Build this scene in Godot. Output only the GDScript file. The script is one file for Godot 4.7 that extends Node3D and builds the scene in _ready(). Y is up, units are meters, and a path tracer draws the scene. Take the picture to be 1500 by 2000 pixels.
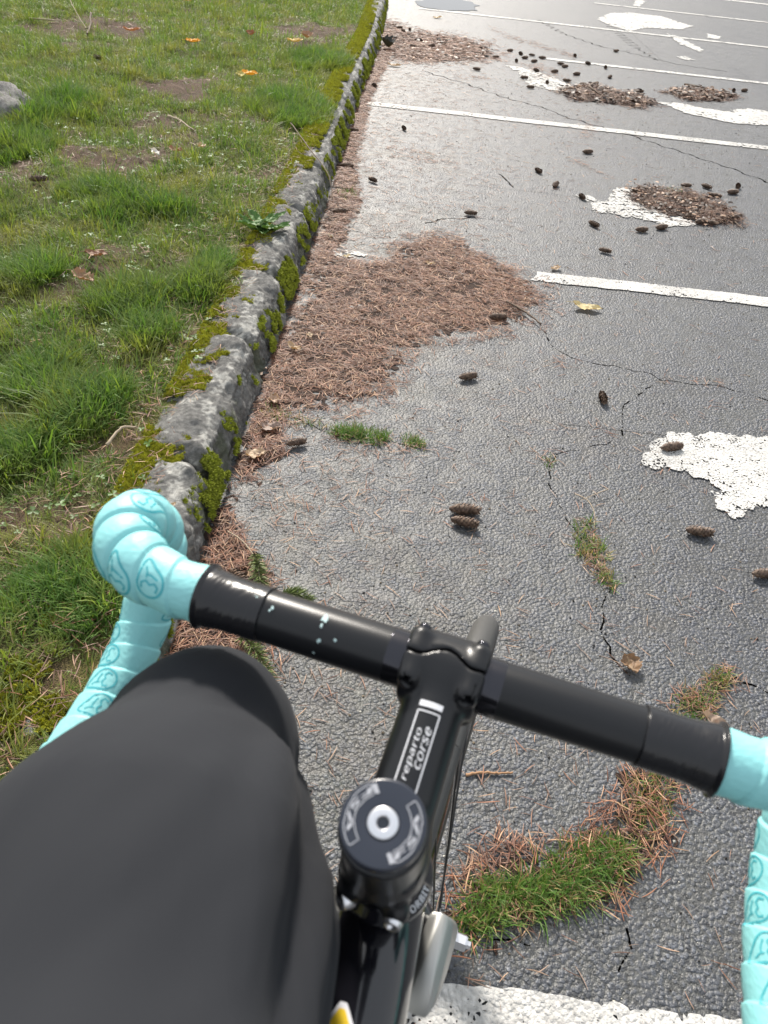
extends Node3D

# ------------------------------------------------------------------ camera
const PITCH := 39.9
const ROLL := 6.4
const EYE := Vector3(0, 1.1962, 0)
const FOCAL := 1500.0            # photograph pixels (1500 x 2000)
var M := {}
var rng := RandomNumberGenerator.new()
var names := {}

class MB:
	var v := PackedVector3Array()
	var c := PackedColorArray()
	var i := PackedInt32Array()
	var uv := PackedVector2Array()
	func add(p: Vector3, col := Color.WHITE) -> int:
		v.append(p)
		c.append(col)
		return v.size() - 1
	func tri(a: int, b: int, d: int) -> void:
		i.append(a); i.append(b); i.append(d)
	func quad(a: int, b: int, d: int, e: int) -> void:
		i.append(a); i.append(b); i.append(d)
		i.append(a); i.append(d); i.append(e)
	func mesh(m: Material, flat := false) -> ArrayMesh:
		var n := PackedVector3Array()
		if flat:
			var v2 := PackedVector3Array()
			var c2 := PackedColorArray()
			var i2 := PackedInt32Array()
			for k in range(0, i.size(), 3):
				var nn := (v[i[k + 2]] - v[i[k]]).cross(v[i[k + 1]] - v[i[k]]).normalized()
				for j in 3:
					i2.append(v2.size())
					v2.append(v[i[k + j]])
					c2.append(c[i[k + j]])
					n.append(nn)
			v = v2
			c = c2
			i = i2
		else:
			n.resize(v.size())
			for k in range(0, i.size(), 3):
				var a := i[k]
				var b := i[k + 1]
				var d := i[k + 2]
				var nn := (v[d] - v[a]).cross(v[b] - v[a])
				n[a] += nn
				n[b] += nn
				n[d] += nn
			for k in n.size():
				n[k] = n[k].normalized() if n[k].length_squared() > 1e-30 else Vector3.UP
		var arr := []
		arr.resize(Mesh.ARRAY_MAX)
		arr[Mesh.ARRAY_VERTEX] = v
		arr[Mesh.ARRAY_NORMAL] = n
		arr[Mesh.ARRAY_COLOR] = c
		if uv.size() == v.size():
			arr[Mesh.ARRAY_TEX_UV] = uv
		arr[Mesh.ARRAY_INDEX] = i
		var am := ArrayMesh.new()
		am.add_surface_from_arrays(Mesh.PRIMITIVE_TRIANGLES, arr)
		am.surface_set_material(0, m)
		return am

# ------------------------------------------------------------------ small helpers
func ray(px: float, py: float) -> Vector3:
	var u := (px - 750.0) / FOCAL
	var w := -(py - 1000.0) / FOCAL
	var p := deg_to_rad(PITCH)
	var r := deg_to_rad(ROLL)
	var x := u * cos(r) - w * sin(r)
	var y := u * sin(r) + w * cos(r)
	return Vector3(x, y * cos(p) - sin(p), -y * sin(p) - cos(p))

func gp(px: float, py: float, y := 0.0) -> Vector3:      # where that sight line meets level ground of height y
	var d := ray(px, py)
	return EYE + d * ((y - EYE.y) / d.y)

func at(px: float, py: float, depth: float) -> Vector3:
	return EYE + ray(px, py) * depth

func lin(r: float, g: float, b: float) -> Color:
	return Color(r, g, b).linear_to_srgb()

func mat(r: float, g: float, b: float, rough := 0.8, metal := 0.0, vc := false) -> StandardMaterial3D:
	var m := StandardMaterial3D.new()
	m.albedo_color = lin(r, g, b)
	m.roughness = rough
	m.metallic = metal
	m.vertex_color_use_as_albedo = vc
	return m

func numbered(called: String) -> String:
	var n: int = names.get(called, 0)
	names[called] = n + 1
	return called if n == 0 else "%s_%03d" % [called, n]

func put(called: String, mesh: Mesh, parent: Node = self, pos := Vector3.ZERO) -> MeshInstance3D:
	var o := MeshInstance3D.new()
	o.name = numbered(called) if parent == self else called
	o.mesh = mesh
	o.position = pos
	parent.add_child(o, true)
	return o

func tag(o: Node, label := "", category := "", group := "", kind := "") -> Node:
	if label: o.set_meta("label", label)
	if category: o.set_meta("category", category)
	if group: o.set_meta("group", group)
	if kind: o.set_meta("kind", kind)
	return o

func noise(sd: int, freq: float, oct := 3) -> FastNoiseLite:
	var n := FastNoiseLite.new()
	n.seed = sd
	n.noise_type = FastNoiseLite.TYPE_SIMPLEX_SMOOTH
	n.frequency = freq
	n.fractal_octaves = oct
	return n

func multi(called: String, mesh: Mesh, xf: Array, cols: PackedColorArray, label: String, category: String, kind := "stuff", parent: Node = self) -> MultiMeshInstance3D:
	var mm := MultiMesh.new()
	mm.transform_format = MultiMesh.TRANSFORM_3D
	mm.use_colors = cols.size() == xf.size()
	mm.mesh = mesh
	mm.instance_count = xf.size()
	for k in xf.size():
		mm.set_instance_transform(k, xf[k])
		if mm.use_colors:
			mm.set_instance_color(k, cols[k])
	var o := MultiMeshInstance3D.new()
	o.name = numbered(called) if parent == self else called
	o.multimesh = mm
	parent.add_child(o, true)
	tag(o, label, category, "", kind)
	return o

# swept tube; radius as callable(i, t, angle) or array
func tube(mb: MB, path: PackedVector3Array, rad: Variant, sides := 16, caps := true, col := Color.WHITE, ref := Vector3.ZERO) -> void:
	var n := path.size()
	var t0 := (path[1] - path[0]).normalized()
	var side := t0.cross(Vector3.UP if absf(t0.y) < 0.9 else Vector3.RIGHT).normalized()
	if ref != Vector3.ZERO:
		side = (ref - t0 * ref.dot(t0)).normalized()
	var base := mb.v.size()
	for k in n:
		var t := (path[mini(k + 1, n - 1)] - path[maxi(k - 1, 0)]).normalized()
		side = (side - t * side.dot(t)).normalized()
		var up := side.cross(t)
		for s in sides:
			var a := TAU * s / sides
			var r: float = rad.call(k, float(k) / (n - 1), a) if rad is Callable else (rad[k] if rad is Array or rad is PackedFloat32Array else rad)
			mb.add(path[k] + (side * cos(a) + up * sin(a)) * r, col)
	for k in n - 1:
		for s in sides:
			var a := base + k * sides + s
			var b := base + k * sides + (s + 1) % sides
			mb.quad(a, b, b + sides, a + sides)
	if caps:
		var c0 := mb.add(path[0], col)
		var c1 := mb.add(path[n - 1], col)
		for s in sides:
			mb.tri(c0, base + (s + 1) % sides, base + s)
			mb.tri(c1, base + (n - 1) * sides + s, base + (n - 1) * sides + (s + 1) % sides)

# profile of [radius, height] pairs turned about an axis; sharp rings are doubled by the caller through flat bevels
func lathe(mb: MB, origin: Vector3, axis: Vector3, profile: Array, sides := 32, col := Color.WHITE) -> void:
	axis = axis.normalized()
	var e := axis.cross(Vector3.RIGHT if absf(axis.x) < 0.9 else Vector3.UP).normalized()
	var g := axis.cross(e)
	var base := mb.v.size()
	for pr in profile:
		for s in sides:
			var a := TAU * s / sides
			mb.add(origin + axis * pr[1] + (e * cos(a) + g * sin(a)) * pr[0], col)
	for k in profile.size() - 1:
		for s in sides:
			var a := base + k * sides + s
			var b := base + k * sides + (s + 1) % sides
			mb.quad(a, a + sides, b + sides, b)

func smooth_path(pts: Array, per: int) -> PackedVector3Array:
	var out := PackedVector3Array()
	for k in pts.size() - 1:
		var a: Vector3 = pts[maxi(k - 1, 0)]
		var b: Vector3 = pts[k]
		var c: Vector3 = pts[k + 1]
		var d: Vector3 = pts[mini(k + 2, pts.size() - 1)]
		for j in per:
			out.append(b.cubic_interpolate(c, a, d, float(j) / per))
	out.append(pts[pts.size() - 1])
	return out

# surface nets of a distance field
func nets(lo: Vector3, hi: Vector3, cell: float, f: Callable) -> MB:
	var nx := int(ceil((hi.x - lo.x) / cell)) + 1
	var ny := int(ceil((hi.y - lo.y) / cell)) + 1
	var nz := int(ceil((hi.z - lo.z) / cell)) + 1
	var d := PackedFloat32Array()
	d.resize(nx * ny * nz)
	var bl := 6
	for bz in range(0, nz, bl):
		for by in range(0, ny, bl):
			for bx in range(0, nx, bl):
				var mid: float = f.call(lo + (Vector3(bx, by, bz) + Vector3.ONE * (bl * 0.5)) * cell)
				var skip := absf(mid) > bl * cell * 1.35
				for z in range(bz, mini(bz + bl, nz)):
					for y in range(by, mini(by + bl, ny)):
						for x in range(bx, mini(bx + bl, nx)):
							d[x + y * nx + z * nx * ny] = mid if skip else f.call(lo + Vector3(x, y, z) * cell)
	var mb := MB.new()
	var cellv := PackedInt32Array()
	cellv.resize(nx * ny * nz)
	cellv.fill(-1)
	var off := [0, 1, nx, nx + 1, nx * ny, nx * ny + 1, nx * ny + nx, nx * ny + nx + 1]
	var pos := [Vector3(0, 0, 0), Vector3(1, 0, 0), Vector3(0, 1, 0), Vector3(1, 1, 0), Vector3(0, 0, 1), Vector3(1, 0, 1), Vector3(0, 1, 1), Vector3(1, 1, 1)]
	var edges := [[0, 1], [2, 3], [4, 5], [6, 7], [0, 2], [1, 3], [4, 6], [5, 7], [0, 4], [1, 5], [2, 6], [3, 7]]
	for z in nz - 1:
		for y in ny - 1:
			for x in nx - 1:
				var b := x + y * nx + z * nx * ny
				var m := 0
				for k in 8:
					if d[b + off[k]] < 0.0:
						m += 1
				if m == 0 or m == 8:
					continue
				var s := Vector3.ZERO
				var cnt := 0
				for e in edges:
					var da := d[b + off[e[0]]]
					var db := d[b + off[e[1]]]
					if (da < 0.0) != (db < 0.0):
						s += pos[e[0]].lerp(pos[e[1]], da / (da - db))
						cnt += 1
				cellv[b] = mb.add(lo + (Vector3(x, y, z) + s / cnt) * cell)
	for z in range(1, nz - 1):
		for y in range(1, ny - 1):
			for x in range(1, nx - 1):
				var b := x + y * nx + z * nx * ny
				var a0 := d[b] < 0.0
				if a0 != (d[b + 1] < 0.0):
					var p := [cellv[b - nx - nx * ny], cellv[b - nx * ny], cellv[b], cellv[b - nx]]
					if a0: mb.quad(p[0], p[3], p[2], p[1])
					else: mb.quad(p[0], p[1], p[2], p[3])
				if a0 != (d[b + nx] < 0.0):
					var p := [cellv[b - 1 - nx * ny], cellv[b - nx * ny], cellv[b], cellv[b - 1]]
					if a0: mb.quad(p[0], p[1], p[2], p[3])
					else: mb.quad(p[0], p[3], p[2], p[1])
				if a0 != (d[b + nx * ny] < 0.0):
					var p := [cellv[b - 1 - nx], cellv[b - nx], cellv[b], cellv[b - 1]]
					if a0: mb.quad(p[0], p[3], p[2], p[1])
					else: mb.quad(p[0], p[1], p[2], p[3])
	return mb

func smin(a: float, b: float, k: float) -> float:
	var hh := maxf(k - absf(a - b), 0.0) / k
	return minf(a, b) - hh * hh * k * 0.25

func capsule(p: Vector3, a: Vector3, b: Vector3, ra: float, rb: float) -> float:
	var ab := b - a
	var t := clampf((p - a).dot(ab) / ab.length_squared(), 0.0, 1.0)
	return p.distance_to(a + ab * t) - lerpf(ra, rb, t)

# flat sheet of everything inside field(x, z) > 0, edges cut between the cells
func sheet(mb: MB, x0: float, z0: float, x1: float, z1: float, cell: float, f: Callable, y: float, col: Callable) -> void:
	var nx := int(ceil((x1 - x0) / cell)) + 1
	var nz := int(ceil((z1 - z0) / cell)) + 1
	var d := PackedFloat32Array()
	d.resize(nx * nz)
	for k in nz:
		for j in nx:
			d[k * nx + j] = f.call(x0 + j * cell, z0 + k * cell)
	var vid := PackedInt32Array()
	vid.resize(nx * nz)
	vid.fill(-1)
	for k in nz - 1:
		for j in nx - 1:
			var q := [k * nx + j, k * nx + j + 1, (k + 1) * nx + j + 1, (k + 1) * nx + j]
			var s := 0
			for e in 4:
				if d[q[e]] > 0.0: s += 1
			if s == 0:
				continue
			var xs := [x0 + j * cell, x0 + (j + 1) * cell, x0 + (j + 1) * cell, x0 + j * cell]
			var zs := [z0 + k * cell, z0 + k * cell, z0 + (k + 1) * cell, z0 + (k + 1) * cell]
			var ring := []
			for e in 4:
				var g := (e + 1) % 4
				if d[q[e]] > 0.0:
					if vid[q[e]] < 0:
						vid[q[e]] = mb.add(Vector3(xs[e], y, zs[e]), col.call(xs[e], zs[e]))
					ring.append(vid[q[e]])
				if (d[q[e]] > 0.0) != (d[q[g]] > 0.0):
					var t := d[q[e]] / (d[q[e]] - d[q[g]])
					var px := lerpf(xs[e], xs[g], t)
					var pz := lerpf(zs[e], zs[g], t)
					ring.append(mb.add(Vector3(px, y, pz), col.call(px, pz)))
			for e in range(1, ring.size() - 1):
				mb.tri(ring[0], ring[e], ring[e + 1])

# signed distance to a polygon on the ground (inside > 0)
func poly_field(pts: PackedVector2Array, p: Vector2) -> float:
	var best := 1e9
	for k in pts.size():
		var a := pts[k]
		var ab := pts[(k + 1) % pts.size()] - a
		var t := clampf((p - a).dot(ab) / maxf(ab.length_squared(), 1e-9), 0.0, 1.0)
		best = minf(best, p.distance_squared_to(a + ab * t))
	return sqrt(best) * (1.0 if Geometry2D.is_point_in_polygon(p, pts) else -1.0)

func ground_poly(px: Array, y := 0.0) -> PackedVector2Array:
	var out := PackedVector2Array()
	for q in px:
		var g := gp(q[0], q[1], y)
		out.append(Vector2(g.x, g.z))
	return out

func bounds(p: PackedVector2Array) -> Rect2:
	var r := Rect2(p[0], Vector2.ZERO)
	for q in p: r = r.expand(q)
	return r

# ------------------------------------------------------------------ the ground plan
func kerb_x(z: float) -> float:      # foot of the kerb
	var keys := [[1.5, -0.378], [-1.23, -0.389], [-2.08, -0.397], [-3.78, -0.422], [-5.67, -0.465], [-7.55, -0.482], [-10.77, -0.62], [-21.0, -1.18]]
	for k in keys.size() - 1:
		if z >= keys[k + 1][0]:
			return lerpf(keys[k][1], keys[k + 1][1], clampf((z - keys[k][0]) / (keys[k + 1][0] - keys[k][0]), 0, 1))
	return -1.18

var n_big := noise(11, 0.9, 4)
var n_mid := noise(12, 4.0, 3)
var n_fine := noise(13, 22.0, 3)
var n_grit := noise(14, 120.0, 2)
var n_lawn := noise(15, 1.6, 4)
var n_bare := noise(16, 2.3, 3)

var CRACKS := [
	[0.0028, [1062, 645], [1080, 680], [1130, 705], [1200, 715], [1270, 730], [1290, 741], [1340, 750], [1400, 752], [1450, 768], [1530, 790]],
	[0.0024, [1290, 741], [1262, 760], [1240, 778], [1218, 790], [1213, 815], [1216, 850]],
	[0.0022, [1216, 850], [1180, 866], [1130, 880], [1080, 888]],
	[0.0019, [1085, 886], [1066, 915], [1078, 955], [1100, 1000], [1128, 1035], [1150, 1085], [1195, 1150], [1178, 1185], [1176, 1230], [1195, 1280], [1230, 1320]],
	[0.0022, [500, 812], [570, 815], [640, 845], [700, 852], [760, 860], [830, 877]],
	[0.0026, [1560, 1380], [1500, 1352], [1430, 1318], [1380, 1385], [1300, 1440], [1262, 1560], [1200, 1680], [1080, 1730], [960, 1760], [860, 1785], [740, 1800], [600, 1810]],
	[0.0017, [1216, 1700], [1212, 1770], [1230, 1850], [1205, 1905]],
	[0.003, [640, 436], [690, 452], [740, 460], [800, 466]],
	[0.005, [975, 340], [985, 350], [1003, 366]],
	[0.005, [920, 425], [860, 428], [830, 438]],
	[0.007, [830, 140], [907, 163], [987, 191], [1061, 210], [1110, 230], [1220, 261], [1337, 299], [1430, 330], [1560, 378]],
	[0.008, [1050, 38], [1100, 66], [1170, 90], [1250, 108], [1320, 125], [1420, 140]],
	[0.006, [1190, 50], [1245, 95], [1285, 118]],
	[0.0015, [900, 1790], [960, 1840], [1040, 1850]],
]
var crack_pts := []

func asphalt_tint(x: float, z: float) -> Color:
	var a := n_big.get_noise_2d(x, z)
	var b := n_mid.get_noise_2d(x, z)
	var c := n_fine.get_noise_2d(x, z)
	var k := 1.0 + 0.22 * a + 0.16 * b + 0.12 * c
	var col := Color(k, k, k * 1.03)
	var d := x - kerb_x(z)
	# silt and tannin stains that spread out from the litter along the kerb
	var s := smoothstep(0.95, 0.15, d + 0.55 * b + 0.3 * a) * (0.55 + 0.45 * c)
	col = col.lerp(Color(1.25, 1.07, 0.86) * k, clampf(s, 0.0, 0.8))
	var pale := smoothstep(0.12, 0.5, n_big.get_noise_2d(x * 1.3 + 40.0, z * 1.3) + 0.25 * c)
	col = col.lerp(Color(1.35, 1.33, 1.27) * k, pale * 0.5)
	return col

func _ready() -> void:
	rng.seed = 4711
	# ---- camera
	var cam := Camera3D.new()
	cam.name = "camera"
	cam.position = EYE
	cam.basis = Basis(Vector3.RIGHT, -deg_to_rad(PITCH)) * Basis(Vector3.BACK, deg_to_rad(ROLL))
	cam.near = 0.02
	cam.far = 400.0
	var lens := CameraAttributesPhysical.new()
	lens.frustum_focal_length = 18.0
	lens.frustum_focus_distance = 1.9
	lens.frustum_near = 0.02
	lens.frustum_far = 400.0
	lens.exposure_aperture = 9.0
	cam.attributes = lens
	cam.fov = rad_to_deg(2.0 * atan(1000.0 / FOCAL))
	add_child(cam)
	cam.current = true
	# ---- sky, sun, exposure
	var env := Environment.new()
	env.background_mode = Environment.BG_SKY
	env.tonemap_mode = Environment.TONE_MAPPER_LINEAR
	env.tonemap_exposure = 1.95
	env.sdfgi_enabled = true
	env.ssao_enabled = true
	env.ssil_enabled = true
	var ps := ProceduralSkyMaterial.new()
	ps.sky_top_color = lin(0.70, 0.75, 0.82)
	ps.sky_horizon_color = lin(0.86, 0.88, 0.90)
	ps.sky_curve = 0.25
	ps.ground_bottom_color = lin(0.15, 0.15, 0.13)
	ps.ground_horizon_color = lin(0.5, 0.5, 0.48)
	ps.sky_energy_multiplier = 0.8
	ps.sun_angle_max = 60.0
	ps.sun_curve = 0.35
	var sky := Sky.new()
	sky.sky_material = ps
	env.sky = sky
	var we := WorldEnvironment.new()
	we.name = "environment"
	we.environment = env
	add_child(we)
	var sun := DirectionalLight3D.new()
	sun.name = "sun"
	sun.light_color = Color(1.0, 0.97, 0.93)
	sun.light_energy = 1.15
	sun.light_angular_distance = 7.0
	sun.shadow_enabled = true
	sun.basis = Basis.looking_at(Vector3(0.2, -0.62, 0.76))
	add_child(sun)

	materials()
	print("materials ", Time.get_ticks_msec())
	parking_lot()
	print("asphalt ", Time.get_ticks_msec())
	kerb()
	lawn()
	print("lawn ", Time.get_ticks_msec())
	litter()
	print("litter ", Time.get_ticks_msec())
	bicycle()
	print("bicycle ", Time.get_ticks_msec())
	rider()
	print("rider ", Time.get_ticks_msec())

# ------------------------------------------------------------------ materials
func tex(im: Image) -> ImageTexture:
	return ImageTexture.create_from_image(im)

func seamless(n: FastNoiseLite, s: int) -> PackedByteArray:
	var im := n.get_seamless_image(s, s, false, false, 0.12, true)
	im.convert(Image.FORMAT_L8)
	return im.get_data()

func materials() -> void:
	# asphalt: rounded stones bedded in fines, every stone its own grey
	var s := 1024
	var cn := FastNoiseLite.new()
	cn.noise_type = FastNoiseLite.TYPE_CELLULAR
	cn.seed = 3
	cn.frequency = 0.115
	cn.fractal_type = FastNoiseLite.FRACTAL_NONE
	cn.cellular_distance_function = FastNoiseLite.DISTANCE_EUCLIDEAN
	cn.cellular_return_type = FastNoiseLite.RETURN_DISTANCE
	cn.domain_warp_enabled = true
	cn.domain_warp_amplitude = 6.0
	cn.domain_warp_frequency = 0.06
	var stones := seamless(cn, s)
	cn.cellular_return_type = FastNoiseLite.RETURN_CELL_VALUE
	var value := seamless(cn, s)
	cn.frequency = 0.2
	cn.seed = 19
	var chip := seamless(cn, s)
	var grit := seamless(noise(5, 0.25, 3), s)
	var lump := seamless(noise(7, 0.05, 5), s)
	var patch := seamless(noise(6, 0.008, 4), s)
	var col := PackedByteArray()
	col.resize(s * s * 3)
	var hgt := PackedByteArray()
	hgt.resize(s * s)
	for k in s * s:
		var d := stones[k] / 255.0
		var up := clampf((0.78 - d) * 1.9, 0.0, 1.0)
		var g := grit[k] / 255.0
		var p := patch[k] / 255.0
		up = up * (0.45 + 0.55 * value[k] / 255.0) * clampf(p * 1.5, 0.5, 1.0)
		var lm := lump[k] / 255.0
		hgt[k] = int(clampf(up * 0.50 + lm * 0.24 + g * 0.16 + chip[k] / 255.0 * 0.10, 0, 1) * 255.0)
		var ck := chip[k] / 255.0
		var st := 0.032 + 0.05 * value[k] / 255.0 + 0.06 * (g - 0.5) + 0.05 * (ck - 0.5) + (0.05 if ck > 0.95 else 0.0)
		var fines := 0.068 + 0.10 * (g - 0.5) + 0.05 * (p - 0.5) + 0.05 * (ck - 0.5)
		var w := smoothstep(0.2, 0.5, up)
		col[k * 3] = int(pow(clampf(lerpf(fines * 0.97, st * 0.92, w), 0.01, 1), 0.4545) * 255.0)
		col[k * 3 + 1] = int(pow(clampf(lerpf(fines * 1.0, st, w), 0.01, 1), 0.4545) * 255.0)
		col[k * 3 + 2] = int(pow(clampf(lerpf(fines * 0.98, st * 1.16, w), 0.01, 1), 0.4545) * 255.0)
	var asp := mat(1, 1, 1, 0.5, 0, true)
	asp.albedo_texture = tex(Image.create_from_data(s, s, false, Image.FORMAT_RGB8, col))
	asp.heightmap_enabled = true
	asp.heightmap_texture = tex(Image.create_from_data(s, s, false, Image.FORMAT_L8, hgt))
	asp.heightmap_scale = 0.6
	asp.uv1_triplanar = true
	asp.uv1_world_triplanar = true
	asp.uv1_scale = Vector3(1.25, 1.25, 1.25)
	M.asphalt = asp
	var paint := mat(1, 1, 1, 0.7, 0, true)
	paint.heightmap_enabled = true
	paint.heightmap_texture = asp.heightmap_texture
	paint.heightmap_scale = 0.5
	paint.uv1_triplanar = true
	paint.uv1_world_triplanar = true
	paint.uv1_scale = asp.uv1_scale
	M.paint = paint
	# grain shared by soil, stone and cloth
	var gn := seamless(noise(8, 0.09, 5), 512)
	var gi := tex(Image.create_from_data(512, 512, false, Image.FORMAT_L8, gn))
	var grain := PackedByteArray()
	grain.resize(512 * 512)
	for k in 512 * 512:
		grain[k] = clampi(int(205 + (gn[k] - 128) * 0.9), 0, 255)
	var grain_tex := tex(Image.create_from_data(512, 512, false, Image.FORMAT_L8, grain))
	for d in [["soil", 0.95, 7.0, 0.9], ["stone", 0.86, 14.0, 0.7], ["duff", 0.95, 8.0, 0.6]]:
		var m := mat(1, 1, 1, d[1], 0, true)
		m.albedo_color = Color(1, 1, 1)
		m.albedo_texture = grain_tex
		m.heightmap_enabled = true
		m.heightmap_texture = gi
		m.heightmap_scale = d[3]
		m.uv1_triplanar = true
		m.uv1_world_triplanar = true
		m.uv1_scale = Vector3.ONE * d[2]
		M[d[0]] = m
	# concrete: sand grains in all tones
	var sand := seamless(noise(9, 0.33, 2), 512)
	var blot := seamless(noise(10, 0.03, 4), 512)
	var sp := PackedByteArray()
	sp.resize(512 * 512)
	for k in 512 * 512:
		sp[k] = clampi(int(200 + (sand[k] - 128) * 1.25 + (blot[k] - 128) * 0.45), 40, 255)
	M.stone.albedo_texture = tex(Image.create_from_data(512, 512, false, Image.FORMAT_L8, sp))
	M.stone.heightmap_texture = M.stone.albedo_texture
	M.stone.heightmap_scale = 0.5
	M.stone.uv1_scale = Vector3.ONE * 3.6
	var gr := mat(1, 1, 1, 0.5, 0, true)
	gr.backlight_enabled = true
	gr.backlight = lin(0.8, 0.85, 0.4)
	M.grass = gr
	M.moss = mat(1, 1, 1, 0.9, 0, true)
	M.needle = mat(1, 1, 1, 0.6, 0, true)
	M.cone = mat(1, 1, 1, 0.6, 0, true)
	M.leaf = mat(1, 1, 1, 0.65, 0, true)
	M.leaf.backlight_enabled = true
	M.leaf.backlight = lin(0.35, 0.28, 0.15)
	M.twig = mat(0.12, 0.085, 0.06, 0.85)
	M.pale_twig = mat(0.35, 0.28, 0.2, 0.85)
	# bicycle
	M.satin_black = mat(0.008, 0.0085, 0.010, 0.3)
	M.satin_black.metallic_specular = 0.45
	M.satin_black.heightmap_enabled = true
	M.satin_black.heightmap_texture = gi
	M.satin_black.heightmap_scale = 0.002
	M.satin_black.uv1_triplanar = true
	M.satin_black.uv1_scale = Vector3.ONE * 60.0
	M.gloss_black = mat(0.008, 0.008, 0.011, 0.14)
	M.gloss_black.clearcoat_enabled = true
	M.gloss_black.clearcoat = 0.6
	M.gloss_black.clearcoat_roughness = 0.06
	M.cap_black = mat(0.012, 0.016, 0.028, 0.3)
	M.cap_black.clearcoat_enabled = true
	M.cap_black.clearcoat = 0.4
	M.cap_black.clearcoat_roughness = 0.2
	M.vinyl = mat(0.010, 0.010, 0.012, 0.24)
	M.polished_black = mat(0.055, 0.055, 0.063, 0.12, 0.9)
	M.print_white = mat(0.62, 0.63, 0.66, 0.5)
	M.print_grey = mat(0.36, 0.37, 0.4, 0.5)
	M.bolt = mat(0.78, 0.78, 0.8, 0.3, 1.0)
	M.bolt_dull = mat(0.62, 0.62, 0.66, 0.42, 1.0)
	M.dark_hole = mat(0.01, 0.01, 0.011, 0.6)
	M.plate = mat(0.46, 0.46, 0.44, 0.42, 0.85)
	M.rubber = mat(0.06, 0.06, 0.058, 0.42)
	M.rubber.heightmap_enabled = true
	M.rubber.heightmap_texture = gi
	M.rubber.heightmap_scale = 0.03
	M.rubber.uv1_triplanar = true
	M.rubber.uv1_scale = Vector3.ONE * 30.0
	M.yellow = mat(0.75, 0.52, 0.03, 0.4)
	M.chip = mat(0.45, 0.6, 0.6, 0.7)
	var tape := mat(0.25, 0.59, 0.60, 0.5)
	tape.heightmap_enabled = true
	tape.heightmap_texture = gi
	tape.heightmap_scale = 0.006
	tape.uv1_triplanar = true
	tape.uv1_scale = Vector3.ONE * 40.0
	M.tape = tape
	M.emblem = mat(0.05, 0.36, 0.41, 0.6)
	# trousers: fine knit
	var wv := Image.create(64, 64, false, Image.FORMAT_L8)
	for y in 64:
		for x in 64:
			var w := 0.5 + 0.25 * sin(TAU * (x + y * 0.5) / 4.0) + 0.25 * sin(TAU * y / 4.0)
			wv.set_pixel(x, y, Color(w, w, w))
	var cl := mat(0.020, 0.0215, 0.0252, 0.88)
	cl.heightmap_enabled = true
	cl.heightmap_texture = tex(wv)
	cl.heightmap_scale = 0.012
	cl.uv1_triplanar = true
	cl.uv1_scale = Vector3.ONE * 45.0
	cl.rim_enabled = true
	cl.metallic_specular = 0.3
	cl.rim = 0.3
	cl.rim_tint = 0.6
	M.cloth = cl

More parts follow.
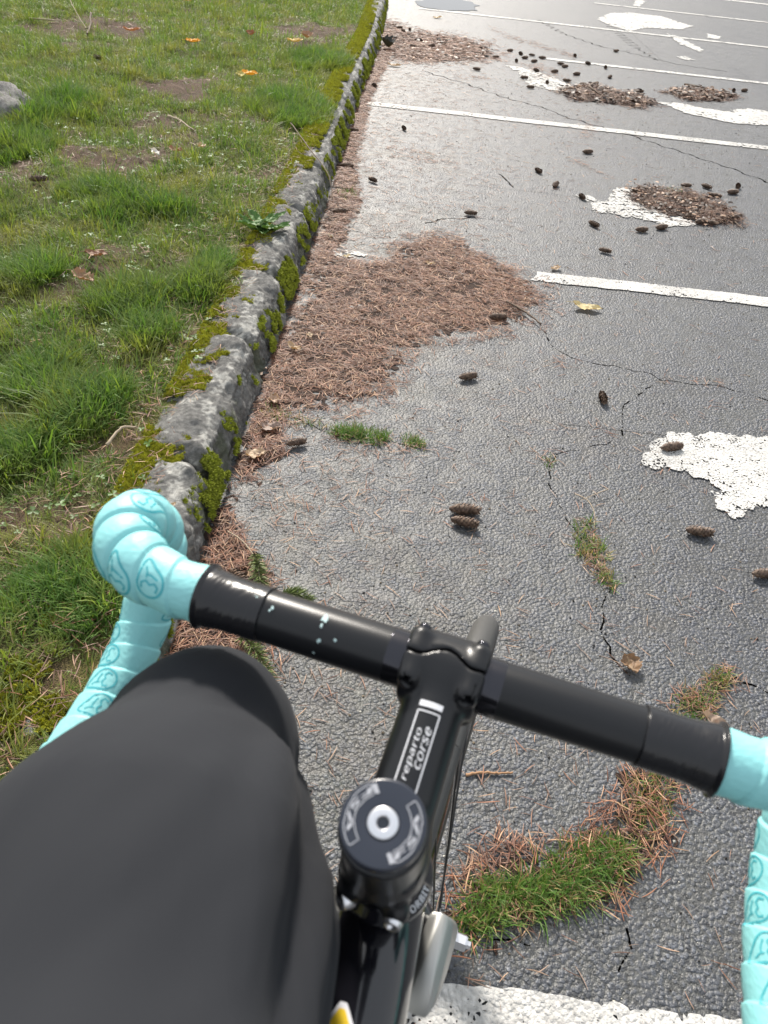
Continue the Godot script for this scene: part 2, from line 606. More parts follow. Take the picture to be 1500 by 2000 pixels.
# ------------------------------------------------------------------ asphalt, cracks, paint
func parking_lot() -> void:
	var B := 0.24
	var cracked := {}
	for cr in CRACKS:
		var pts := PackedVector2Array()
		for k in range(1, cr.size()):
			var g := gp(cr[k][0], cr[k][1])
			pts.append(Vector2(g.x, g.z))
		# jagged in-between points
		var fine := PackedVector2Array()
		for k in pts.size() - 1:
			var len := pts[k].distance_to(pts[k + 1])
			var m := maxi(1, int(len / 0.022))
			var nrm := (pts[k + 1] - pts[k]).orthogonal().normalized()
			for j in m:
				fine.append(pts[k].lerp(pts[k + 1], float(j) / m) + nrm * (rng.randf_range(-1, 1) * minf(0.006, len * 0.1) + 0.35 * len * 0.1 * sin(j * 0.9 + k)))
		fine.append(pts[pts.size() - 1])
		for k in fine.size() - 1:
			var hw: float = cr[0] * rng.randf_range(0.45, 1.15)
			var seg := [fine[k], fine[k + 1], hw]
			for q in 3:
				var p: Vector2 = fine[k].lerp(fine[k + 1], q * 0.5)
				for dx in [-0.02, 0.02]:
					for dz in [-0.02, 0.02]:
						var key := Vector2i(int(floor((p.x + dx) / B)), int(floor((p.y + dz) / B)))
						if not cracked.has(key): cracked[key] = []
						if not cracked[key].has(seg): cracked[key].append(seg)
		crack_pts.append(fine)
	var near := MB.new()
	var tint := func(x: float, z: float) -> Color: return asphalt_tint(x, z)
	for bx in range(-4, 17):
		for bz in range(-46, 2):
			var key := Vector2i(bx, bz)
			if cracked.has(key):
				var segs: Array = cracked[key]
				var fld := func(x: float, z: float) -> float:
					var p := Vector2(x, z)
					var best := 1.0
					for s in segs:
						var ab: Vector2 = s[1] - s[0]
						var t := clampf((p - s[0]).dot(ab) / maxf(ab.length_squared(), 1e-9), 0.0, 1.0)
						best = minf(best, p.distance_to(s[0] + ab * t) - s[2])
					return best + 0.0016 * n_grit.get_noise_2d(x, z)
				sheet(near, bx * B, bz * B, (bx + 1) * B, (bz + 1) * B, B / (84.0 if bz > -9 else 60.0 if bz > -14 else 40.0), fld, 0.0, tint)
			else:
				var n := 6
				var ids := []
				for k in n + 1:
					for j in n + 1:
						var x := (bx + float(j) / n) * B
						var z := (bz + float(k) / n) * B
						ids.append(near.add(Vector3(x, 0, z), asphalt_tint(x, z)))
				for k in n:
					for j in n:
						var a: int = ids[k * (n + 1) + j]
						near.quad(a, ids[k * (n + 1) + j + 1], ids[(k + 1) * (n + 1) + j + 1], ids[(k + 1) * (n + 1) + j])
	# the lot goes on in larger pieces round the detailed part
	var X0 := -4 * B
	var X1 := 17 * B
	var Z0 := -46 * B
	var Z1 := 2 * B
	for r in [[X1, Z0, 12.0, Z1, 0.3], [X0, -18.0, 12.0, Z0, 0.3], [12.0, -18.0, 60.0, 40.0, 6.0], [X0, -90.0, 60.0, -18.0, 6.0], [X0, Z1, 12.0, 40.0, 2.0]]:
		var nx := int(ceil((r[2] - r[0]) / r[4]))
		var nz := int(ceil((r[3] - r[1]) / r[4]))
		var b := near.v.size()
		for k in nz + 1:
			for j in nx + 1:
				var x := lerpf(r[0], r[2], float(j) / nx)
				var z := lerpf(r[1], r[3], float(k) / nz)
				near.add(Vector3(x, 0, z), asphalt_tint(x, z))
		for k in nz:
			for j in nx:
				near.quad(b + k * (nx + 1) + j, b + k * (nx + 1) + j + 1, b + (k + 1) * (nx + 1) + j + 1, b + (k + 1) * (nx + 1) + j)
	var lot := put("parking_lot", near.mesh(M.asphalt))
	tag(lot, "weathered grey asphalt parking lot with cracks and worn paint", "asphalt", "", "structure")
	var bed := MB.new()
	for q in [Vector3(-1.2, -0.014, 2), Vector3(6, -0.014, 2), Vector3(6, -0.014, -14), Vector3(-1.2, -0.014, -14)]:
		bed.add(q, Color(0.07, 0.058, 0.045))
	bed.quad(0, 3, 2, 1)
	put("crack_dirt", bed.mesh(M.soil), lot)
	# painted stall lines
	var wear := noise(21, 16.0, 4)
	var coarse := noise(22, 2.4, 3)
	var white := func(x: float, z: float) -> Color:
		var k := 0.44 + 0.08 * wear.get_noise_2d(x * 2.0, z * 2.0) + 0.10 * coarse.get_noise_2d(x, z) + 0.22 * n_grit.get_noise_2d(x, z)
		return Color(k, k * 0.985, k * 0.94)
	var lines := [[-0.362, -0.1, 2.0, 0.004, 0.05], [-2.989, 0.49, 8.0, 0.0045, 0.047], [-5.555, -0.40, 9.0, 0.008, 0.052], [-7.98, 1.0, 10.0, 0.014, 0.047], [-10.32, -0.24, 11.0, 0.02, 0.052], [-12.8, 2.1, 12.0, 0.03, 0.055], [-15.4, 3.8, 14.0, 0.04, 0.1]]
	for l in lines:
		var mb := MB.new()
		var zc: float = l[0]
		var xa: float = l[1]
		var hw: float = l[4]
		var fld := func(x: float, z: float) -> float:
			var e := hw - absf(z - zc + 0.006 * coarse.get_noise_2d(x, 3.0)) + 0.006 * wear.get_noise_2d(x, z)
			e = minf(e, (x - xa) + 0.05 * coarse.get_noise_2d(x * 3.0, z * 3.0))
			return minf(e, 0.02 * (0.48 + 0.7 * wear.get_noise_2d(x * 1.6, z * 1.6) + 1.1 * n_grit.get_noise_2d(x * 1.3, z * 1.3) + 0.5 * coarse.get_noise_2d(x + 9.0, z)))
		var cut := minf(l[2], xa + 2.6)
		sheet(mb, xa - 0.06, zc - hw - 0.02, cut, zc + hw + 0.02, l[3], fld, 0.004, white)
		if cut < l[2]:
			sheet(mb, cut, zc - hw - 0.02, l[2], zc + hw + 0.02, l[3] * 2.0, fld, 0.004, white)
		put("painted_line", mb.mesh(M.paint), lot)
	# blotches of old white paint
	var blots := [
		[0.004, 0.50, [[1256, 882], [1270, 858], [1300, 847], [1345, 850], [1355, 860], [1400, 846], [1440, 850], [1480, 848], [1530, 860], [1600, 900], [1600, 990], [1510, 985], [1470, 1000], [1430, 1008], [1395, 992], [1382, 972], [1400, 955], [1390, 938], [1340, 930], [1300, 918], [1262, 905]]],
		[0.007, 0.12, [[1118, 380], [1150, 384], [1175, 394], [1205, 366], [1245, 368], [1300, 395], [1360, 440], [1330, 446], [1270, 436], [1240, 428], [1190, 418], [1160, 414], [1150, 398]]],
		[0.014, 0.5, [[1282, 200], [1330, 202], [1380, 214], [1420, 218], [1460, 212], [1520, 222], [1600, 235], [1600, 262], [1500, 247], [1420, 240], [1340, 222]]],
		[0.02, 0.45, [[1165, 38], [1190, 26], [1230, 25], [1290, 32], [1355, 52], [1330, 58], [1260, 55], [1230, 62], [1190, 50]]],
		[0.014, 0.05, [[985, 128], [1010, 130], [1080, 150], [1112, 166], [1118, 182], [1080, 178], [1030, 166], [1010, 140]]],
		[0.02, 0.5, [[1300, 66], [1320, 70], [1376, 98], [1368, 102], [1330, 88]]],
		[0.02, 0.4, [[1312, 110], [1340, 111], [1360, 119], [1340, 118]]],
		[0.02, 0.4, [[1240, 0], [1262, 2], [1250, 14], [1236, 12]]],
		[0.009, 0.0, [[640, 490], [680, 488], [722, 497], [738, 503], [690, 504], [650, 500]]],
		[0.02, 0.5, [[1380, 66], [1410, 72], [1404, 78], [1380, 74]]],
	]
	for q in blots:
		var poly := ground_poly(q[2])
		var bb := bounds(poly).grow(0.06)
		var solid: float = q[1]
		var mb := MB.new()
		var fld := func(x: float, z: float) -> float:
			var e := poly_field(poly, Vector2(x, z)) + 0.03 * coarse.get_noise_2d(x * 3.0, z * 3.0) + 0.012 * wear.get_noise_2d(x, z)
			return minf(e, 0.02 * (solid * 0.5 - 0.04 + minf(e * 5.0, 0.25) + wear.get_noise_2d(x * 1.3, z * 1.3) * 0.7 + 1.25 * n_grit.get_noise_2d(x * 1.2, z * 1.2)))
		sheet(mb, bb.position.x, bb.position.y, bb.end.x, bb.end.y, q[0], fld, 0.004, white)
		if mb.v.size():
			put("paint_patch", mb.mesh(M.paint), lot)

# ------------------------------------------------------------------ kerb of rough stones
func kerb() -> void:
	var root := Node3D.new()
	root.name = "kerb"
	add_child(root)
	tag(root, "rough grey concrete kerb stones with moss and pale lichen", "kerb", "", "structure")
	var joints := [1.2, 0.3, -0.55, -1.40, -2.0, -2.47, -3.12, -3.72, -5.1, -6.7, -8.4, -10.0, -11.6, -13.2, -15.2, -17.5, -20.0]
	var nb := noise(31, 5.0, 4)
	var nl := noise(32, 11.0, 5)
	var ns := noise(33, 40.0, 3)
	# cross-section from the lawn side over the top to the foot: x from the foot, y
	var prof := [Vector2(-0.20, 0.02), Vector2(-0.195, 0.09), Vector2(-0.175, 0.122), Vector2(-0.13, 0.134), Vector2(-0.085, 0.132), Vector2(-0.055, 0.122), Vector2(-0.035, 0.102), Vector2(-0.022, 0.07), Vector2(-0.012, 0.035), Vector2(-0.004, 0.0), Vector2(0.0, -0.03)]
	for j in joints.size() - 1:
		var za: float = joints[j]
		var zb: float = joints[j + 1]
		var len := za - zb
		var step := 0.008 if za < 0.0 and zb > -4.0 else 0.025
		var nz := int(len / step)
		var np := 52 if za < 0.0 and zb > -4.0 else 34
		var nt := noise(34, 130.0, 2)
		var mb := MB.new()
		var sx := rng.randf_range(-0.008, 0.008)
		var sy := rng.randf_range(-0.008, 0.008)
		for k in nz + 1:
			var t := float(k) / nz
			var z := lerpf(za, zb, t)
			var e := minf(t, 1.0 - t) * len
			var pinch := 1.0 - smoothstep(0.0, 0.06, e)
			pinch = pinch * pinch
			for q in np + 1:
				var u := float(q) / np * (prof.size() - 1)
				var a := mini(int(u), prof.size() - 2)
				var p: Vector2 = prof[a].lerp(prof[a + 1], u - a)
				var zz := clampf(z, zb + 0.002, za - 0.002)
				var bump := nb.get_noise_3d(p.x * 1.4, p.y * 1.4 + j * 3.0, z) * (0.022 if za > -3.2 else 0.011) + ns.get_noise_3d(p.x, p.y, z) * 0.006 + nt.get_noise_3d(p.x, p.y, z) * 0.0016
				var out := Vector2(0.35, 0.9) if q < np * 0.62 else Vector2(0.95, 0.25)
				var w := Vector3(kerb_x(z) + sx + p.x + out.x * bump - 0.022 * pinch * (1.0 if p.x > -0.12 else -0.3), p.y + sy * clampf(p.y * 12.0, 0, 1) + out.y * bump * clampf(p.y * 14.0, 0.0, 1.0) - 0.02 * pinch * clampf(p.y * 9.0, 0, 1), zz)
				var g := 0.25 + 0.09 * nb.get_noise_3d(w.x * 3.0, w.y * 3.0, z * 3.0) + 0.10 * ns.get_noise_3d(w.x * 2.0, w.y * 2.0, z * 2.0)
				var col := Color(g, g * 0.985, g * 0.93)
				var lich := smoothstep(0.05, 0.13, nl.get_noise_3d(w.x * 1.3, w.y * 1.3, z * 0.7) + 0.45 * ns.get_noise_3d(w.x * 1.5, w.y * 1.5, z * 1.5) - 0.5 * absf(p.x + 0.06) * 7.0 - 0.01)
				col = col.lerp(Color(0.66, 0.65, 0.60), lich * 0.9)
				var alga := smoothstep(0.0, 0.3, nl.get_noise_3d(w.x * 0.7, 5.0, z * 0.7) + 0.3 * ns.get_noise_3d(w.x, w.y, z) + 0.1)
				if p.x > -0.03:
					col = col.lerp(Color(0.075, 0.1, 0.03), alga * 0.6)
				mb.add(w, col)
		for k in nz:
			for q in np:
				var a := k * (np + 1) + q
				mb.quad(a, a + np + 1, a + np + 2, a + 1)
		for side in [0, nz]:
			var b: int = side * (np + 1)
			var c := mb.add(Vector3(kerb_x(za) - 0.1, 0.05, za if side == 0 else zb), Color(0.08, 0.075, 0.06))
			for q in np:
				if side == 0: mb.tri(c, b + q, b + q + 1)
				else: mb.tri(c, b + q + 1, b + q)
		put("kerb_stone", mb.mesh(M.stone), root)

# ------------------------------------------------------------------ lawn
func over_kerb(z: float) -> float:      # how far the turf has crept over the kerb stones at the near end
	return 0.10 * smoothstep(-1.28, -1.0, z)

func lawn_y(x: float, z: float) -> float:
	var d := kerb_x(z) - 0.13 - x
	return 0.122 + 0.20 * over_kerb(z) * smoothstep(-0.13, -0.05, d) + 0.03 * n_lawn.get_noise_2d(x, z) * smoothstep(0.0, 0.5, d) + 0.012 * n_mid.get_noise_2d(x, z) * smoothstep(0.0, 0.15, d) + 0.02 * smoothstep(0.0, 2.5, d)

var BARE := [[330, 245, 0.28], [215, 300, 0.3], [370, 170, 0.3], [180, 60, 0.5], [560, 330, 0.14], [520, 480, 0.1], [160, 550, 0.12], [240, 880, 0.09], [330, 860, 0.08], [150, 1010, 0.08], [300, 925, 0.09], [20, 1010, 0.06], [470, 600, 0.07], [40, 330, 0.15], [610, 60, 0.5], [300, 300, 0.2], [130, 1290, 0.07], [60, 1440, 0.09]]
var LUSH := [[90, 215, 0.32], [30, 275, 0.26], [150, 195, 0.2], [50, 530, 0.14], [245, 575, 0.16], [385, 545, 0.13], [420, 500, 0.1], [560, 195, 0.35], [590, 215, 0.3], [230, 390, 0.14], [170, 360, 0.16], [90, 720, 0.14], [170, 780, 0.15], [280, 640, 0.12], [30, 860, 0.12], [110, 1150, 0.12], [150, 1210, 0.1], [330, 395, 0.1], [620, 110, 0.4]]
var bare_w := []
var lush_w := []

func near_spots(list: Array, x: float, z: float) -> float:
	var best := 0.0
	for s in list:
		var d: float = Vector2(x - s[0], (z - s[1]) * 0.7).length() / s[2]
		if d < 1.0:
			best = maxf(best, 1.0 - d * d)
	return best

func bareness(x: float, z: float) -> float:
	return clampf(near_spots(bare_w, x, z) * 1.1 + 1.1 * n_bare.get_noise_2d(x, z) + 0.35 * n_mid.get_noise_2d(x + 20.0, z) - 0.10 + 0.10 * smoothstep(-3.5, -6.0, z), 0.0, 1.0)

func blade(mb: MB, root: Vector3, dir: float, length: float, width: float, lean: float, curl: float, c: Color, segs := 3) -> void:
	var f := Vector3(cos(dir), 0, sin(dir))
	var s := Vector3(-f.z, 0, f.x)
	var p := root
	var ang := lean
	var last := -1
	for k in segs + 1:
		var t := float(k) / segs
		var w := width * (1.0 - t * t * 0.85) * 0.5
		if k == segs:
			var tip := mb.add(p, c)
			mb.tri(last, tip, last + 1)
		else:
			var a := mb.add(p - s * w, c)
			mb.add(p + s * w, c)
			if last >= 0:
				mb.quad(last, a, a + 1, last + 1)
			last = a
		p += (f * sin(ang) + Vector3.UP * cos(ang)) * (length / segs)
		ang += curl / segs

func tuft_mesh(sd: int, n: int, spread: float, lmin: float, lmax: float, width: float, flop: float, dry: float) -> ArrayMesh:
	var r := RandomNumberGenerator.new()
	r.seed = sd
	var mb := MB.new()
	for k in n:
		var a := r.randf() * TAU
		var rr := spread * sqrt(r.randf())
		var k2 := r.randf_range(0.55, 1.45)
		var c0 := Color(1.15, 1.17, 0.97) * k2
		if r.randf() < dry:
			c0 = Color(2.7, 1.62, 1.9) * k2
		blade(mb, Vector3(cos(a) * rr, -0.004, sin(a) * rr), a + r.randf_range(-0.9, 0.9), r.randf_range(lmin, lmax), width * r.randf_range(0.7, 1.25), r.randf_range(0.1, flop), r.randf_range(0.3, 1.5), c0)
	return mb.mesh(M.grass)

func grass_color() -> Color:
	var k := rng.randf_range(0.75, 1.3)
	var h := rng.randf()
	var c := Color(0.17, 0.25, 0.055)
	if h < 0.3: c = Color(0.11, 0.205, 0.045)
	elif h > 0.78: c = Color(0.23, 0.275, 0.075)
	return Color(c.r * k, c.g * k, c.b * k)

func lawn() -> void:
	for s in BARE:
		var g := gp(s[0], s[1], 0.13)
		bare_w.append([g.x, g.z, s[2]])
	for s in LUSH:
		var g := gp(s[0], s[1], 0.15)
		lush_w.append([g.x, g.z, s[2] * 0.72])
	var mb := MB.new()
	var rows := []
	var z := 0.9
	while z > -19.0:
		rows.append(z)
		z -= 0.03 if z > -5.0 else 0.06 if z > -11.0 else 0.3
	var nx := 110
	for zz in rows:
		for j in nx + 1:
			var t := float(j) / nx
			var off := t * 1.6 + pow(t, 3.0) * 5.0
			var x := kerb_x(zz) - 0.135 + over_kerb(zz) - off
			var b := bareness(x, zz)
			var m := n_mid.get_noise_2d(x * 1.5, zz * 1.5)
			var f := n_fine.get_noise_2d(x, zz)
			var c := Color(0.20, 0.20, 0.062).lerp(Color(0.19, 0.115, 0.07), clampf(b * 1.2 + 0.4 * f, 0, 1))
			var edge := smoothstep(0.13, 0.0, off + 0.05 * f)
			c = c.lerp(Color(0.24, 0.25, 0.035), edge * 0.7)
			c = c * (1.0 + 0.3 * m + 0.35 * f)
			c.a = 1.0
			mb.add(Vector3(x, lawn_y(x, zz) - (0.012 if j == 0 else 0.0), zz), c)
	for k in rows.size() - 1:
		for j in nx:
			var a := k * (nx + 1) + j
			mb.quad(a, a + nx + 1, a + nx + 2, a + 1)
	var far := mb.v.size()
	for q in [Vector3(-80, 0.13, 40), Vector3(-7.0, 0.13, 40), Vector3(-7.0, 0.13, -90), Vector3(-80, 0.13, -90)]:
		mb.add(q, Color(0.08, 0.11, 0.03))
	mb.quad(far, far + 3, far + 2, far + 1)
	tag(put("lawn", mb.mesh(M.soil)), "mossy brown soil of the lawn behind the kerb", "lawn", "", "structure")
	# turf
	var kinds := [tuft_mesh(1, 14, 0.024, 0.012, 0.036, 0.0024, 1.2, 0.12), tuft_mesh(2, 12, 0.022, 0.010, 0.030, 0.0026, 1.4, 0.2), tuft_mesh(3, 16, 0.02, 0.03, 0.075, 0.003, 0.8, 0.06), tuft_mesh(4, 10, 0.03, 0.03, 0.06, 0.0024, 1.45, 0.3), tuft_mesh(5, 5, 0.03, 0.06, 0.11, 0.0034, 1.3, 0.15)]
	var xs := [[], [], [], [], []]
	var cs := [PackedColorArray(), PackedColorArray(), PackedColorArray(), PackedColorArray(), PackedColorArray()]
	for zone in [[0.2, -3.2, 2.2, 8000.0, 1.0], [-3.2, -6.2, 3.6, 4800.0, 1.15], [-6.2, -13.5, 6.5, 2200.0, 1.4]]:
		var cnt := int((zone[0] - zone[1]) * zone[2] * zone[3])
		for k in cnt:
			var zz := rng.randf_range(zone[1], zone[0])
			var off: float = rng.randf() * zone[2]
			var x: float = kerb_x(zz) - 0.105 + over_kerb(zz) - off
			var pr := ray_px(Vector3(x, 0.13, zz))
			if pr.x < -120 or pr.x > 1000 or pr.y < -60 or pr.y > 2150:
				continue
			var b := bareness(x, zz)
			var l := near_spots(lush_w, x, zz)
			var keep := (1.0 - 0.93 * b) * smoothstep(-0.01, 0.13 - over_kerb(zz), off + 0.04 * n_mid.get_noise_2d(x * 2.0, zz * 2.0))
			if rng.randf() > maxf(keep, l):
				continue
			var g := 0 if rng.randf() < 0.5 else 1
			if l > 0.15 and rng.randf() < 0.7: g = 2
			elif rng.randf() < 0.12 + 0.3 * b: g = 3
			if rng.randf() < 0.07 and off > 0.12: g = 4
			var s: float = zone[4] * rng.randf_range(0.75, 1.25) * (0.85 + 0.35 * n_lawn.get_noise_2d(x * 2.0 + 7.0, zz * 2.0)) * (1.0 + 0.5 * l) * (1.0 - 0.35 * b)
			var tl := Basis(Vector3(rng.randf_range(-1, 1), 0, rng.randf_range(-1, 1)).normalized(), rng.randf_range(0, 0.25))
			xs[g].append(Transform3D((tl * Basis(Vector3.UP, rng.randf() * TAU)).scaled(Vector3(s, s * rng.randf_range(0.8, 1.15), s)), Vector3(x, lawn_y(x, zz) - 0.002, zz)))
			var c := grass_color()
			var yl := n_bare.get_noise_2d(x * 1.7 + 30.0, zz * 1.7)
			c = c.lerp(Color(0.34, 0.31, 0.10), clampf(yl * 1.1 + 0.15, 0.0, 0.65))
			c = c.lerp(Color(0.10, 0.215, 0.055), l * 0.55)
			cs[g].append(c)
	var lab := ["short green turf blades covering the lawn", "low flattened turf blades covering the lawn", "taller dark green blades in the lush clumps of the lawn", "straggling half dry blades across the lawn", "long arching blades standing out of the lawn"]
	for g in 5:
		multi("grass", kinds[g], xs[g], cs[g], lab[g], "grass")
		print("grass ", g, " ", xs[g].size())
	# clover and small round weeds
	var cl := MB.new()
	for k in 3:
		var a := TAU * k / 3.0
		var d := Vector3(cos(a), 0, sin(a))
		var sd := Vector3(-d.z, 0, d.x)
		var c0 := cl.add(Vector3(0, 0.02, 0))
		var p1 := cl.add(d * 0.007 + sd * 0.006 + Vector3(0, 0.023, 0))
		var p2 := cl.add(d * 0.014 + sd * 0.004 + Vector3(0, 0.022, 0))
		var p3 := cl.add(d * 0.0125 + Vector3(0, 0.021, 0))
		var p4 := cl.add(d * 0.014 - sd * 0.004 + Vector3(0, 0.022, 0))
		var p5 := cl.add(d * 0.007 - sd * 0.006 + Vector3(0, 0.023, 0))
		cl.tri(c0, p1, p2); cl.tri(c0, p2, p3); cl.tri(c0, p3, p4); cl.tri(c0, p4, p5)
	blade(cl, Vector3.ZERO, 0.0, 0.021, 0.0014, 0.05, 0.1, Color(0.9, 0.95, 0.8), 2)
	var cx := []
	var cc := PackedColorArray()
	var nw := noise(41, 3.0, 2)
	for k in 5200:
		var zz := rng.randf_range(-4.2, -0.3)
		var x := kerb_x(zz) - 0.14 - rng.randf() * 2.4
		if nw.get_noise_2d(x, zz) < 0.12 or rng.randf() < 0.35:
			continue
		var s := rng.randf_range(0.45, 0.95)
		cx.append(Transform3D((Basis(Vector3(rng.randf_range(-1, 1), 0, rng.randf_range(-1, 1)).normalized(), rng.randf_range(0, 0.5)) * Basis(Vector3.UP, rng.randf() * TAU)).scaled(Vector3.ONE * s), Vector3(x, lawn_y(x, zz) + rng.randf_range(-0.006, 0.012), zz)))
		var q := rng.randf_range(0.8, 1.3)
		cc.append(Color(0.11 * q, 0.2 * q, 0.045 * q))
	multi("clover", cl.mesh(M.grass), cx, cc, "small clover leaves growing through the turf", "clover")
	# moss cushions along the kerb edge, on joints and on the kerb face
	var ms := MB.new()
	var mr := RandomNumberGenerator.new()
	mr.seed = 9
	for k in 26:
		var a := mr.randf() * TAU
		var e := mr.randf_range(0.1, 1.2)
		var d := Vector3(cos(a) * sin(e), cos(e), sin(a) * sin(e))
		var s := d.cross(Vector3(mr.randf() - 0.5, mr.randf() - 0.5, mr.randf() - 0.5)).normalized()
		var w := mr.randf_range(0.0012, 0.002)
		var q := mr.randf_range(0.6, 1.3)
		var a0 := ms.add(d * 0.001 - s * w, Color(q, q, q))
		var a1 := ms.add(d * 0.001 + s * w, Color(q, q, q))
		var a2 := ms.add(d * mr.randf_range(0.005, 0.009), Color(q, q, q))
		ms.tri(a0, a2, a1)
	var moss_mesh := ms.mesh(M.moss)
	var mx := []
	var mc := PackedColorArray()
	var nm := noise(42, 4.0, 3)
	for k in 60000:
		var zz := -pow(rng.randf(), 1.6) * 10.5 + 0.1
		var u := rng.randf()
		var x := 0.0
		var y := 0.0
		var nrm := Vector3.UP
		var kind := rng.randf()
		var m := nm.get_noise_2d(zz * 1.2, 2.0 + (0.0 if kind < 0.55 else 30.0)) 
		if kind < 0.55:
			x = kerb_x(zz) - 0.19 + u * (0.11 + over_kerb(zz))
			y = 0.128 + 0.17 * over_kerb(zz) + 0.004 * n_mid.get_noise_2d(x, zz)
			if m + n_mid.get_noise_2d(x * 2.0, zz * 2.0) * 0.6 + 0.46 - 0.9 * u + (0.5 if zz < -3.6 else 0.0) < 0.0:
				continue
		else:
			var vv := 0.15 + 0.85 * u
			x = kerb_x(zz) - 0.002 - 0.045 * vv * vv
			y = 0.108 * vv
			nrm = Vector3(0.85, 0.5, 0).normalized()
			if m + n_mid.get_noise_2d(y * 3.0, zz * 2.2) * 0.9 - 0.18 < 0.0:
				continue
		var s := rng.randf_range(0.8, 1.7) * (1.0 if zz > -4.0 else 1.5)
		var bs := Basis(Quaternion(Vector3.UP, nrm)) * Basis(Vector3.UP, rng.randf() * TAU)
		mx.append(Transform3D(bs.scaled(Vector3.ONE * s), Vector3(x, y, zz)))
		var q := rng.randf_range(0.7, 1.3)
		var c := Color(0.40, 0.40, 0.035) if kind < 0.55 else Color(0.30, 0.34, 0.03)
		mc.append(Color(c.r * q, c.g * q, c.b * q))
	multi("moss", moss_mesh, mx, mc, "yellow green moss creeping over the kerb edge", "moss")

func ray_px(w: Vector3) -> Vector2:      # where a point shows in the photograph, used to leave out turf that nobody sees
	var d := w - EYE
	var p := deg_to_rad(PITCH)
	var r := deg_to_rad(ROLL)
	var y := d.y * cos(p) - d.z * sin(p)
	var z := d.y * sin(p) + d.z * cos(p)
	if z > -0.05:
		return Vector2(-9999, -9999)
	return Vector2(750.0 + FOCAL * (d.x * cos(r) + y * sin(r)) / -z, 1000.0 - FOCAL * (-d.x * sin(r) + y * cos(r)) / -z)

# ------------------------------------------------------------------ litter
func needle_mesh(sd: int, w: float) -> ArrayMesh:
	var r := RandomNumberGenerator.new()
	r.seed = sd
	var mb := MB.new()
	var bend := r.randf_range(-0.35, 0.35)
	var lift := r.randf_range(0.0, 0.18)
	for k in 4:
		var t := k / 3.0 - 0.5
		var x := t
		var z := bend * (0.25 - t * t)
		var y := lift * (0.25 - t * t)
		var ww := w * (1.0 if k in [1, 2] else 0.45)
		mb.add(Vector3(x, y, z - ww))
		mb.add(Vector3(x, y + ww * 0.9, z))
		mb.add(Vector3(x, y, z + ww))
	for k in 3:
		var a := k * 3
		mb.quad(a, a + 1, a + 4, a + 3)
		mb.quad(a + 1, a + 2, a + 5, a + 4)
	return mb.mesh(M.needle)

func needle_color(grey: float) -> Color:
	var k := rng.randf_range(0.6, 1.35) * (0.6 if grey < 0.11 and grey > 0.07 else 1.0)
	var h := rng.randf()
	var c := Color(0.23, 0.092, 0.045)
	if h < 0.38: c = Color(0.11, 0.045, 0.028)
	elif h > 0.84: c = Color(0.44, 0.27, 0.16)
	c = c.lerp(Color(0.30, 0.215, 0.16), grey * rng.randf())
	return Color(c.r * k, c.g * k, c.b * k)

var needle_x := {}
var needle_c := {}

func drop_needle(key: String, x: float, y: float, z: float, grey: float, tilt := 0.12, scale := 1.0) -> void:
	var l := rng.randf_range(0.018, 0.042) * scale
	var b := Basis(Vector3.UP, rng.randf() * TAU) * Basis(Vector3.BACK, rng.randf_range(-tilt, tilt)) * Basis(Vector3.RIGHT, rng.randf_range(-0.5, 0.5))
	if not needle_x.has(key):
		needle_x[key] = []
		needle_c[key] = PackedColorArray()
	needle_x[key].append(Transform3D(b.scaled_local(Vector3(l, l * 0.9, l)), Vector3(x, y, z)))
	needle_c[key].append(needle_color(grey))

func strew(key: String, px: Array, per: float, soft: float, thick: float, grey: float, tilt := 0.15, scale := 1.0) -> void:
	var poly := ground_poly(px)
	var bb := bounds(poly).grow(soft * 1.5)
	var cnt := int(bb.get_area() * per)
	for k in cnt:
		var x := rng.randf_range(bb.position.x, bb.end.x)
		var z := rng.randf_range(bb.position.y, bb.end.y)
		if x < kerb_x(z) + 0.004:
			continue
		var d := poly_field(poly, Vector2(x, z)) + soft * 0.9 * n_mid.get_noise_2d(x * 1.6, z * 1.6)
		var q := smoothstep(-soft, soft, d)
		q *= clampf(0.68 + 0.9 * n_fine.get_noise_2d(x * 0.5, z * 0.5) + 0.9 * n_mid.get_noise_2d(x * 0.8 + 3.0, z * 0.8), 0.05, 1.0)
		if rng.randf() > q:
			continue
		drop_needle(key, x, 0.003 + rng.randf() * thick * q, z, grey, tilt, scale)

func duff(called: String, px: Array, cell: float, bite: float, y: float, host: Node) -> void:
	var poly := ground_poly(px)
	var bb := bounds(poly).grow(0.05)
	var mb := MB.new()
	var fld := func(x: float, z: float) -> float:
		var e := poly_field(poly, Vector2(x, z)) + 0.05 * n_mid.get_noise_2d(x * 1.5, z * 1.5) + 0.02 * n_fine.get_noise_2d(x, z)
		return minf(e, 0.03 * (e * 9.0 + bite + n_fine.get_noise_2d(x * 1.3, z * 1.3) + 0.9 * n_grit.get_noise_2d(x, z)))
	var col := func(x: float, z: float) -> Color:
		var k := 1.0 + 0.5 * n_fine.get_noise_2d(x, z) + 0.4 * n_grit.get_noise_2d(x, z)
		return Color(0.09 * k, 0.05 * k, 0.034 * k)
	sheet(mb, bb.position.x, bb.position.y, bb.end.x, bb.end.y, cell, fld, y, col)
	if mb.v.size():
		var o := put(called, mb.mesh(M.duff), host)
		o.set_meta("kind", "stuff")

